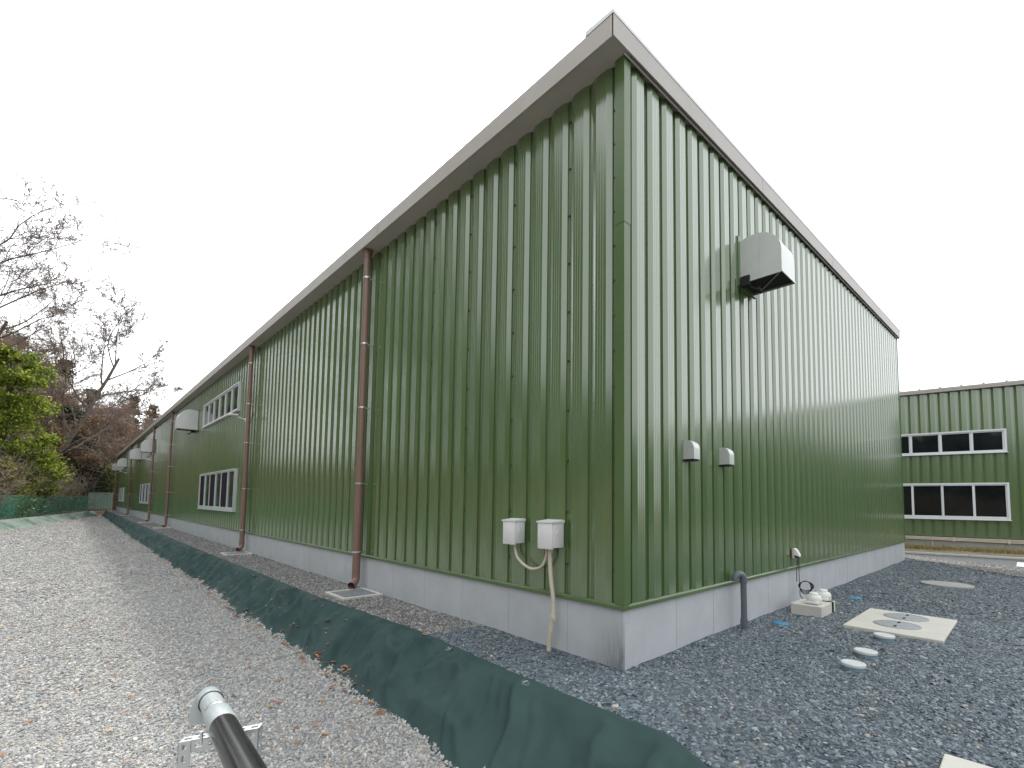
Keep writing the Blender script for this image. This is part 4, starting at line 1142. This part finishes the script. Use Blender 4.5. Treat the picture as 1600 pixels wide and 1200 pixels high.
for _ in range(130):
    yy_ = rng.uniform(2.8, 13) if rng.random() < .8 else rng.uniform(.5, 25); xx_ = rng.uniform(xlow(yy_) + .05, xup(yy_) - .05)
    z, i, j = fab_z(xx_, yy_); LX.append(np.array([xx_])); LY.append(np.array([yy_])); LZ.append(np.array([z + .006]))
x, y = field(26, -.6, -.1, 2, 14); LX.append(x); LY.append(y); LZ.append(pad_z(x, y) + .016)
X, Y, Z = map(np.concatenate, (LX, LY, LZ)); leaf_litter('fallen_leaves', X, Y, Z, rng.uniform(.016, .038, len(X)) * np.where(Y > 14, 1.5, 1))

# ------------------------------------------------------------------ second green building on the right
ANG = math.atan2(.18, .984)
B2 = thing('shed_building', 'lower green ribbed steel building at the right edge with two bands of windows', 'building', (16.86, .58, 0), rz=ANG)
# local: y along its wall (local +y = away to the left), -x outwards
Tm = 5.10
p2 = panel_mesh(Tm - .46, .2445)
for i in range(64):
    yl = 1.07 + .2445 * 18 - i * .2445
    add_panel(p2, B2, (.012, yl, .46), -math.pi / 2)
b = MB(); b.box((.06, -11.0, .0), (9.0, 6.0, Tm)); b.build('wall', M['wall_core'], B2)
b = MB(); b.box((.022, -10.9, -.3), (8.8, 5.9, .445), bev=.006); pq = b.build('plinth', M['concrete2'], B2)
b = MB()
for y in np.arange(-10, 5, .75): b.box((.0195, y - .006, .0), (.0235, y + .006, .44))
b.build('joint', M['joint'], pq)
b = MB(); b.prism([(-.004, .45), (-.004, .468), (.05, .49), (.05, .455)], 'y', -10.9, 5.9); b.build('sill_flashing', M['trim'], B2)
toB = lambda u, d, z: (.012 - d, u, z)
window(B2, -2.40, 2.02, 3.04, 3.745, 6, ['glass', 'glass'], True, to=toB, m='alu2', w=.045, sws=.042)
window(B2, -2.40, 2.02, 1.0, 2.125, 6, ['glass', 'glass'], False, to=toB, m='alu2', w=.05, sws=.03)
b = MB(); b.box((-.10, -11.1, Tm - .07), (-.005, 6.1, Tm + .055), bev=.006); b.box((-.10, -11.1, Tm - .02), (.06, 6.1, Tm - .012)); b.build('eave_fascia', M['soffit'], B2)
b = MB(); b.add([(-.09, -11.1, Tm + .06), (9, -11.1, Tm + .55), (9, 6.1, Tm + .55), (-.09, 6.1, Tm + .06), (-.09, -11.1, Tm + .04), (9, -11.1, Tm + .5), (9, 6.1, Tm + .5), (-.09, 6.1, Tm + .04)], [(0, 1, 2, 3), (7, 6, 5, 4), (0, 4, 5, 1), (1, 5, 6, 2), (2, 6, 7, 3), (3, 7, 4, 0)])
rfo = b.build('roof', M['roof'], B2)
rbm = MB(); rbm.prism([(0, .0), (.03, .045), (.05, .045), (.08, .0)], 'x', 0, 8.9)
rme = rbm.mesh('roof_rib', M['soffit'])
for i in range(34):
    o = link('roof_rib', rme, rfo); o.location = (-.08, -11 + i * .5, Tm + .058); o.rotation_euler = (0, -math.atan2(.49, 9.09), 0)
# bundled conduits along the plinth
b = MB()
for k_ in range(3): b.tube([(-.03, y, .415 - .038 * k_ + .006 * math.sin(y * 1.1 + k_)) for y in np.arange(-10.5, 5.6, .5)], .016, 8)
cb = b.build('conduit', M['beige'], B2, 50)
b = MB()
for y in np.arange(-9.6, 5.5, 1.21): b.box((-.05, y - .022, .30), (.02, y + .022, .44))
b.build('saddle', M['beige'], cb)
b = MB(); b.tube([(-.02, -.62, .32), (-.02, -.62, .02)], .014, 8); b.build('drop_conduit', M['beige'], B2)

# weeds along its foot
M['weed'] = leaf_mat('dry_weed', [(0, (0.12, 0.17, 0.035)), (.3, (0.30, 0.29, 0.09)), (.65, (0.50, 0.38, 0.16)), (1, (0.52, 0.32, 0.15))])
n = 9000; y = rng.uniform(-7, 4, n); off = np.abs(rng.normal(0, .28, n)) ** 1.2
x = 16.86 - .18 * (y - .58) - .03 - off; tall = rng.uniform(.04, .13, n) * np.where(rng.random(n) < .05, 2.4, 1) * np.where(off < .25, 1.3, .7)
ang = rng.uniform(0, 6.28, n); ln_ = rng.normal(0, .06, (n, 2)); w = .008
V = np.zeros((n, 3, 3)); V[:, 0] = np.stack([x - w * np.cos(ang), y - w * np.sin(ang), np.full(n, .035)], 1); V[:, 1] = np.stack([x + w * np.cos(ang), y + w * np.sin(ang), np.full(n, .035)], 1); V[:, 2] = np.stack([x + ln_[:, 0], y + ln_[:, 1], .035 + tall], 1)
tag(link('weeds', np_mesh('weeds', V.reshape(-1, 3), np.arange(n * 3).reshape(-1, 3), M['weed'])), kind='stuff')

# ------------------------------------------------------------------ net fence on the far bank, end panel, marker
fpts = [(float(xfence(y)), float(y)) for y in np.arange(8, 55.1, 2.0)]
FH = 1.28
fe = thing('net_fence', 'green net fence on posts along the top of the far bank', 'fence', (0, 0, 0))
pm = MB(); pm.tube([(0, 0, -.2), (0, 0, FH + .03)], .024, 8); pme = pm.mesh('post', M['netpost'])
for x, y in fpts:
    o = link('post', pme, fe); o.location = (x, y, 0)
for z in (FH, .06):
    a = MB(); a.tube([(x, y, z) for x, y in fpts], .016, 6); a.build('rail', M['netpost'], fe)
V = []; 
for i, (x, y) in enumerate(fpts):
    for s in (0, 1, 2, 3):
        if i == len(fpts) - 1 and s: break
        x2, y2 = fpts[min(i + 1, len(fpts) - 1)]; t_ = s / 4
        px_, py_ = x + (x2 - x) * t_, y + (y2 - y) * t_
        sag = .02 * math.sin(math.pi * t_)
        V += [(px_ + .03 + sag, py_, .05), (px_ + .03 + sag * .5, py_, FH * .5), (px_ + .03, py_, FH - sag)]
nn_ = len(V) // 3
F = [(3 * i + r_, 3 * i + 3 + r_, 3 * i + 4 + r_, 3 * i + 1 + r_) for i in range(nn_ - 1) for r_ in (0, 1)]
link('net', np_mesh('net', V, F, M['net'], True), fe)
gt = thing('sheet_barrier', 'pale green sheet barrier closing the gap by the far end of the long wall', 'barrier', (-1.15, 57.6, 0))
for i in range(4):
    a = MB(); x0 = -.75 + i * .42
    a.prism([(x0, 0), (x0 + .1, -.03), (x0 + .2, 0), (x0 + .3, -.03), (x0 + .41, 0), (x0 + .41, .012), (x0, .012)], 'z', .05, 1.62); a.build('sheet', M['panelgreen'], gt)
for x0 in (-.78, .1, .96):
    a = MB(); a.tube([(x0, .05, -.1), (x0, .05, 1.7)], .025, 8); a.build('post', M['galv'], gt)
for z in (.25, 1.66):
    a = MB(); a.tube([(-.78, -.06, z), (.96, -.06, z)], .02, 8); a.build('rail', M['galv'], gt)
mk = thing('marker_post', 'small red marker post behind the green net fence', 'marker', (-3.95, 50.5, .35))
a = MB(); a.tube([(0, 0, -.4), (0, 0, .25)], .03, 8); a.build('post', M['galv'], mk)
a = MB(); a.lathe([(.055, .2), (.085, .28), (.085, .52), (.05, .60), (.01, .62)], (0, 0, 0), 12); a.build('head', M['red'], mk, 40)

# ------------------------------------------------------------------ vegetation
def unit(v): return v / (np.linalg.norm(v) + 1e-9)
class Wood:
    """limb and twig tubes gathered with few sides each"""
    def __init__(self, seed): self.r = np.random.default_rng(seed); self.big = []; self.small = []; self.tips = []
    def branch(self, p, d, L, rad, lvl, prm):
        nseg = [7, 6, 5, 4, 3, 2][min(lvl, 5)]
        pts = [p.copy()]; rads = [rad]; dirs = [d]
        wander = prm['wander'][min(lvl, len(prm['wander']) - 1)]
        for i in range(nseg):
            d = unit(d + self.r.normal(0, wander, 3) + np.array([0, 0, prm['up'][min(lvl, len(prm['up']) - 1)]]) / nseg + prm['lean'] * (0.10 if lvl < 2 else .03))
            p = p + d * L / nseg
            pts.append(p.copy()); dirs.append(d); rads.append(max(rad * (1 - (i + 1) / nseg * (0.62 if lvl == 0 else .8)), prm['rmin']))
        (self.big if lvl <= prm['split'] else self.small).append((np.array(pts), np.array(rads)))
        if lvl >= prm['levels']:
            self.tips.append(pts[-1]); self.tips.append(pts[len(pts) // 2]); return
        nc = prm['kids'][lvl]
        for k_ in range(nc):
            t = prm['start'][min(lvl, len(prm['start']) - 1)] + (1 - prm['start'][min(lvl, len(prm['start']) - 1)]) * (k_ + self.r.random()) / nc
            i = min(int(t * nseg), nseg - 1); f = t * nseg - i
            q = pts[i] * (1 - f) + pts[i + 1] * f
            ax_ = unit(np.cross(dirs[i], self.r.normal(size=3)))
            an = prm['ang'][min(lvl, len(prm['ang']) - 1)] * self.r.uniform(.7, 1.25)
            nd = unit(dirs[i] * math.cos(an) + ax_ * math.sin(an))
            rr = (rads[i] * (1 - f) + rads[i + 1] * f)
            self.branch(q, nd, L * prm['ratio'][min(lvl, len(prm['ratio']) - 1)] * self.r.uniform(.65, 1.15) * (1.15 - .5 * t), max(rr * .58, prm['rmin']), lvl + 1, prm)
    def mesh(self, name, which, sides, m):
        Vs, Fs = [], []; b = 0
        for pts, rads in which:
            n = len(pts)
            tg = np.gradient(pts, axis=0); tg /= np.linalg.norm(tg, axis=1)[:, None] + 1e-9
            ref = np.array([.31, .77, .55]); x = np.cross(tg, ref); x /= np.linalg.norm(x, axis=1)[:, None] + 1e-9; y = np.cross(tg, x)
            a = np.arange(sides) * 2 * np.pi / sides
            ring = pts[:, None] + rads[:, None, None] * (x[:, None] * np.cos(a)[None, :, None] + y[:, None] * np.sin(a)[None, :, None])
            Vs.append(ring.reshape(-1, 3))
            I, J = np.meshgrid(np.arange(sides), np.arange(n - 1)); I2 = (I + 1) % sides
            Fs.append(np.stack([b + J * sides + I, b + J * sides + I2, b + (J + 1) * sides + I2, b + (J + 1) * sides + I], -1).reshape(-1, 4)); b += n * sides
        return np_mesh(name, np.concatenate(Vs), np.concatenate(Fs), m, True)

def leaf_cards(name, C, s, m, rr, droop=0.0, aspect=.55):
    n = len(C)
    d1 = rr.normal(size=(n, 3)); d1[:, 2] -= droop; d1 /= np.linalg.norm(d1, axis=1)[:, None]
    d2 = np.cross(d1, rr.normal(size=(n, 3))); d2 /= np.linalg.norm(d2, axis=1)[:, None] + 1e-9
    s = np.asarray(s)[:, None] if hasattr(s, '__len__') else s
    V = np.stack([C - d1 * s, C + d2 * s * aspect, C + d1 * s, C - d2 * s * aspect], 1).reshape(-1, 3)
    return np_mesh(name, V, np.arange(n * 4).reshape(-1, 4), m)

BARE = dict(levels=4, kids=[8, 6, 6, 5], start=[.30, .25, .2, .15], ang=[.75, .75, .7, .7], ratio=[.62, .55, .5, .5], wander=[.07, .13, .18, .22], up=[.15, .10, .06, .05], rmin=.011, split=2)
def bare_tree(name, label, x, y, top, r0, lean, seed, group=None, leaf=None, nleaf=0, cat='tree', zoff=0.0, **kw):
    z = float(hill_z(np.array([x]), np.array([y]))[0]) - .15 + zoff
    t = thing(name, label, cat, (x, y, z), group)
    prm = dict(BARE); prm.update(kw); prm['lean'] = np.array(lean, float)
    w = Wood(seed); H = top - z
    w.branch(np.zeros(3), unit(np.array([0, 0, 1.0]) + prm['lean'] * .35), H * prm.get('trunk', .62), r0, 0, prm)
    link('trunk', w.mesh('trunk', w.big, 6, M['bark']), t)
    link('crown', w.mesh('crown', w.small, 3, M['twig_dark' if prm['levels'] > 4 else 'twig']), t)
    if leaf and nleaf:
        tips = np.array(w.tips); C = tips[w.r.integers(0, len(tips), nleaf)] + w.r.normal(0, .22, (nleaf, 3))
        link('foliage', leaf_cards('foliage', C, w.r.uniform(.12, .30, nleaf), M[leaf], w.r, droop=-.35, aspect=.13), t)
    return t
rt = np.array([.734, -.679, 0])
M['brownleaf'] = leaf_mat('brown_leaf', [(0, (0.14, 0.085, 0.055)), (.6, (0.26, 0.165, 0.11)), (1, (0.36, 0.235, 0.15))])
M['greyleaf'] = leaf_mat('grey_brown_buds', [(0, (0.18, 0.14, 0.115)), (.6, (0.30, 0.24, 0.20)), (1, (0.40, 0.33, 0.28))])
M['rustleaf'] = leaf_mat('rust_leaf', [(0, (0.11, 0.06, 0.028)), (.5, (0.20, 0.10, 0.045)), (.8, (0.06, 0.075, 0.03)), (1, (0.27, 0.13, 0.055))])
M['evergreen'] = leaf_mat('evergreen_leaf', [(0, (0.035, 0.068, 0.012)), (.35, (0.09, 0.145, 0.02)), (.7, (0.22, 0.27, 0.032)), (1, (0.42, 0.43, 0.06))], trans=.5)
M['darkgreen'] = leaf_mat('dark_leaf', [(0, (0.012, 0.028, 0.016)), (.6, (0.028, 0.055, 0.03)), (1, (0.06, 0.095, 0.05))])
M['conifer'] = leaf_mat('conifer_leaf', [(0, (0.018, 0.03, 0.014)), (.6, (0.04, 0.055, 0.025)), (1, (0.085, 0.085, 0.04))])
M['bamboo'] = leaf_mat('bamboo_leaf', [(0, (0.07, 0.09, 0.02)), (.5, (0.15, 0.16, 0.04)), (1, (0.27, 0.25, 0.08))], trans=.3)

bare_tree('bare_tree', 'tall leafless tree leaning right over the fence, its twigs the highest clear of the hill', -5.6, 58.0, 25.5, .26, rt * .55, 21, kids=[12, 8, 7, 6, 3], trunk=.60, levels=5, rmin=.0135, start=[.22, .2, .15, .12])
bare_tree('bare_tree', 'leafless tree at the left edge whose branches reach in above the evergreen', -10.2, 52.5, 23.5, .22, rt * .35, 33, kids=[9, 7, 6, 5, 3], levels=5, rmin=.012, start=[.25, .2, .15, .12])
bare_tree('bare_tree', 'leafless tree outside the left edge with only its top twigs showing high up', -9.6, 35.5, 21.5, .16, rt * .30, 45, kids=[8, 7, 6, 6, 3], levels=5, rmin=.009, start=[.55, .2, .15, .12], ang=[.7, .65, .7, .7], trunk=.7)
bare_tree('bare_tree', 'leafless tree with a dark curved trunk before the far end of the warehouse', 0.4, 67.5, 12.2, .26, rt * .8, 58, leaf='brownleaf', nleaf=2600, kids=[9, 7, 6, 5])
bare_tree('bare_tree', 'round brown-twigged tree just above the far eave of the warehouse', -.6, 76, 15.6, .22, rt * .2, 61, leaf='brownleaf', nleaf=5200, kids=[10, 7, 6, 5])
bg_label = ['brown leafless tree in the wooded hillside behind the green net fence', 'rust-tinged leafless tree in the wooded hillside behind the green net fence', 'grey-brown bare tree in the wooded hillside behind the green net fence']
spots = [(-14.0, 89.8, 27.4), (-11.4, 71.8, 23.2), (-13.1, 93.6, 28.9), (-10.8, 77.1, 24.6), (-10.4, 80.7, 22.4), (-9.0, 70.9, 20.6), (-9.9, 94.3, 22.7), (-8.2, 79.1, 18.5), (-7.6, 81.3, 18.9), (-6.4, 69.1, 16.5), (-6.6, 92.5, 19.9), (-5.4, 76.6, 16.6), (-4.6, 81.3, 14.2), (-3.7, 64.4, 11.2), (-3.3, 92.2, 18.6), (-2.6, 72.8, 15.1), (-1.8, 77.2, 14.9), (-1.2, 73.9, 14.9), (0.1, 88.7, 17.0), (0.3, 72.7, 12.3), (1.2, 74.3, 11.4), (1.7, 71.5, 11.5), (3.6, 85.8, 11.3), (3.2, 70.3, 9.1), (-9.3, 53, 12), (-8.6, 61, 13.5), (-7.2, 56, 9.5), (-4.9, 60, 8.0)]
for i, (x, y, tp) in enumerate(spots):
    k_ = i % 3
    bare_tree('bare_tree', bg_label[k_], x, y, tp, .16, rt * (.25 if i % 2 else -.1), 200 + i, group=['brown trees on the hillside', 'rust-tinged trees on the hillside', 'grey-brown trees on the hillside'][k_], leaf=['brownleaf', 'rustleaf', 'greyleaf'][k_], nleaf=3600 + 900 * (i % 3), kids=[10, 6, 6, 4], rmin=.016, trunk=.6)

def leafy(name, label, x, y, top, shape, n, lm, size, seed, group=None, cat='tree', clumps=60, trunk=.16, gap=.55):
    """shape(t) -> radius at height fraction t; leaves sit in clumps through the crown"""
    z = float(hill_z(np.array([x]), np.array([y]))[0]) - .1
    t_ = thing(name, label, cat, (x, y, z), group)
    rr = np.random.default_rng(seed); H = top - z
    a = MB(); a.tube([(0, 0, 0), (.05 * H * .1, 0, H * .35), (0, .03, H * .7), (0, 0, H * .93)], [trunk, trunk * .75, trunk * .4, trunk * .1], 8)
    lim = []
    C = []; per = n // clumps
    for k_ in range(clumps):
        tt = rr.uniform(.04, .98); rad = shape(tt); an = rr.uniform(0, 6.28); q = rad * math.sqrt(rr.uniform(.12, 1.0))
        c0 = np.array([q * math.cos(an), q * math.sin(an), tt * H])
        lim.append(c0)
        sg = gap * rr.uniform(.6, 1.3) * (0.45 + 0.55 * rad / max(shape(.35), .1))
        C.append(c0 + rr.normal(0, 1, (per, 3)) * np.array([sg, sg, sg * .6]))
    for c0 in lim[::2]: a.tube([(0, 0, max(c0[2] - .9, .1)), tuple(c0 * np.array([.5, .5, 1]) - np.array([0, 0, .3])), tuple(c0)], [trunk * .3, trunk * .2, .02], 5)
    a.build('trunk', M['bark'], t_)
    C = np.concatenate(C)
    link('crown', leaf_cards('crown', C, rr.uniform(size * .6, size * 1.35, len(C)), M[lm], rr), t_)
    return t_
leafy('evergreen_tree', 'bright yellow-green leafy evergreen tree at the left edge behind the net fence', -6.5, 42.6, 10.9, lambda t: 2.75 * (1 - .42 * t ** 1.5) * (1 - max(0, t - .88) * 5) * (.8 + .2 * min(1, t * 5)), 26000, 'evergreen', .10, 5, clumps=150, gap=.36, trunk=.2)
leafy('shrub', 'dark blue-green bushy shrub at the foot of the hill behind the fence', -2.55, 60.2, 7.2, lambda t: 2.3 * (1 - t ** 2 * .75), 12000, 'darkgreen', .11, 6, clumps=80, gap=.4, cat='shrub')
def cone(r): return lambda t: r * (1.02 - t)
leafy('conifer', 'small dark conifer above the far eave, left one of the two', 3.0, 87, 16.2, cone(2.5), 5000, 'conifer', .17, 8, clumps=46, gap=.5)
leafy('conifer', 'rusty conifer rising just above the far eave, right one of the two', 5.1, 85.5, 15.2, cone(2.3), 5000, 'rustleaf', .16, 9, clumps=46, gap=.5)
evl = 'dark evergreen tree standing among the brown trees on the hillside'
for i, (x, y, tp, r_) in enumerate([(-5.2, 83, 20.5, 3.3), (-9.0, 76, 20, 3.2), (-1.8, 82, 15.5, 2.6), (-12, 64, 17.5, 3.0), (-3.6, 70.5, 11.5, 2.2), (-8.0, 66, 13.5, 2.2)]):
    leafy('evergreen_tree', evl, x, y, tp, lambda t, r_=r_: r_ * (1 - .75 * t ** 1.3), 7000, 'conifer' if i % 2 else 'darkgreen', .17, 20 + i, 'dark evergreens on the hillside', clumps=60, gap=.55)
for i, (x, y, tp, lab) in enumerate([(-5.4, 47.5, 3.0, 'yellow-green bamboo clump behind the middle of the net fence'), (-4.3, 53.5, 3.4, 'yellow-green bamboo clump behind the red marker post'), (-.3, 60.8, 4.0, 'yellow-green bamboo clump above the pale sheet barrier'), (-6.6, 38.2, 2.6, 'low yellow-green bamboo clump under the bright evergreen tree')]):
    leafy('bamboo_clump', lab, x, y, tp + .6, lambda t: 1.7 * (1 - .5 * t), 5200, 'bamboo', .085, 40 + i, 'bamboo clumps behind the fence', 'shrub', clumps=50, gap=.4, trunk=.03)

# thicket of stems and undergrowth covering the hillside: nobody could count it
rr = np.random.default_rng(77)
n = 5200; y = rr.uniform(24, 92, n); d = rr.gamma(1.7, 3.4, n) + .5
x = np.where(y < 57, xfence(np.clip(y, -10, 55)) - d, rr.uniform(-20, 9, n)); y = np.where((x > xfence(np.clip(y, -10, 55)) - .4) & (y < 59), 59 + rr.random(n) * 25, y)
z = hill_z(x, y); L = rr.uniform(.8, 4.2, n)
dv = rr.normal(0, .5, (n, 3)) + rt * .25; dv[:, 2] = 1; dv /= np.linalg.norm(dv, axis=1)[:, None]
base = np.stack([x, y, z], 1); w3 = Wood(3)
for i in range(n):
    p = base[i]; m1 = p + dv[i] * L[i] * .5; e = m1 + unit(dv[i] + rr.normal(0, .35, 3)) * L[i] * .5
    w3.small.append((np.array([p, m1, e]), np.array([.022, .016, .010])))
    for _ in range(4):
        q = p + (e - p) * rr.uniform(.3, 1); e2 = q + unit(dv[i] + rr.normal(0, .7, 3)) * L[i] * rr.uniform(.2, .45)
        w3.small.append((np.array([q, e2]), np.array([.012, .008])))
th = link('thicket', w3.mesh('thicket', w3.small, 3, M['twig'])); tag(th, kind='stuff')
n = 26000; y = rr.uniform(24, 90, n); d = rr.gamma(1.5, 3.0, n) + .4
x = np.where(y < 57, xfence(np.clip(y, -10, 55)) - d, rr.uniform(-18, 8, n)); y = np.where((x > xfence(np.clip(y, -10, 55)) - .4) & (y < 59), 59.5 + rr.random(n) * 25, y)
z = hill_z(x, y) + rr.gamma(1.4, .55, n)
M['under'] = leaf_mat('undergrowth', [(0, (0.05, 0.045, 0.02)), (.35, (0.11, 0.08, 0.04)), (.65, (0.17, 0.12, 0.065)), (.85, (0.10, 0.12, 0.035)), (1, (0.20, 0.19, 0.06))])
tag(link('undergrowth', leaf_cards('undergrowth', np.stack([x, y, z], 1), rr.uniform(.05, .14, n), M['under'], rr)), kind='stuff')
# the woods carry on along the yard to the left of the camera and behind it; the glossy sheets reflect them
n = 46000
az = rr.uniform(R(100), R(325), n)                      # measured from +X: left of the yard round to behind
rad = rr.uniform(26, 44, n); hgt = np.interp(np.degrees(az), [100, 138, 152, 162, 171, 205, 262, 325], [36, 32, 31, 20, 10, 9.5, 7, 5.5])
az2 = az; x = CAM.x + rad * np.cos(az2) ; y = CAM.y + rad * np.sin(az2)
keepm = (x < -13) | (y < -18)
x, y, hgt, az2 = x[keepm], y[keepm], hgt[keepm], az2[keepm]
crown = (0.62 + .6 * fbm(az2 * 9, np.full(len(x), 2.0)))
z = np.maximum(hgt * crown * rr.random(len(x)) ** .7, .2)
tag(link('woodland', leaf_cards('woodland', np.stack([x, y, z], 1), rr.uniform(.35, .85, len(x)), M['darkgreen'], rr)), kind='stuff')
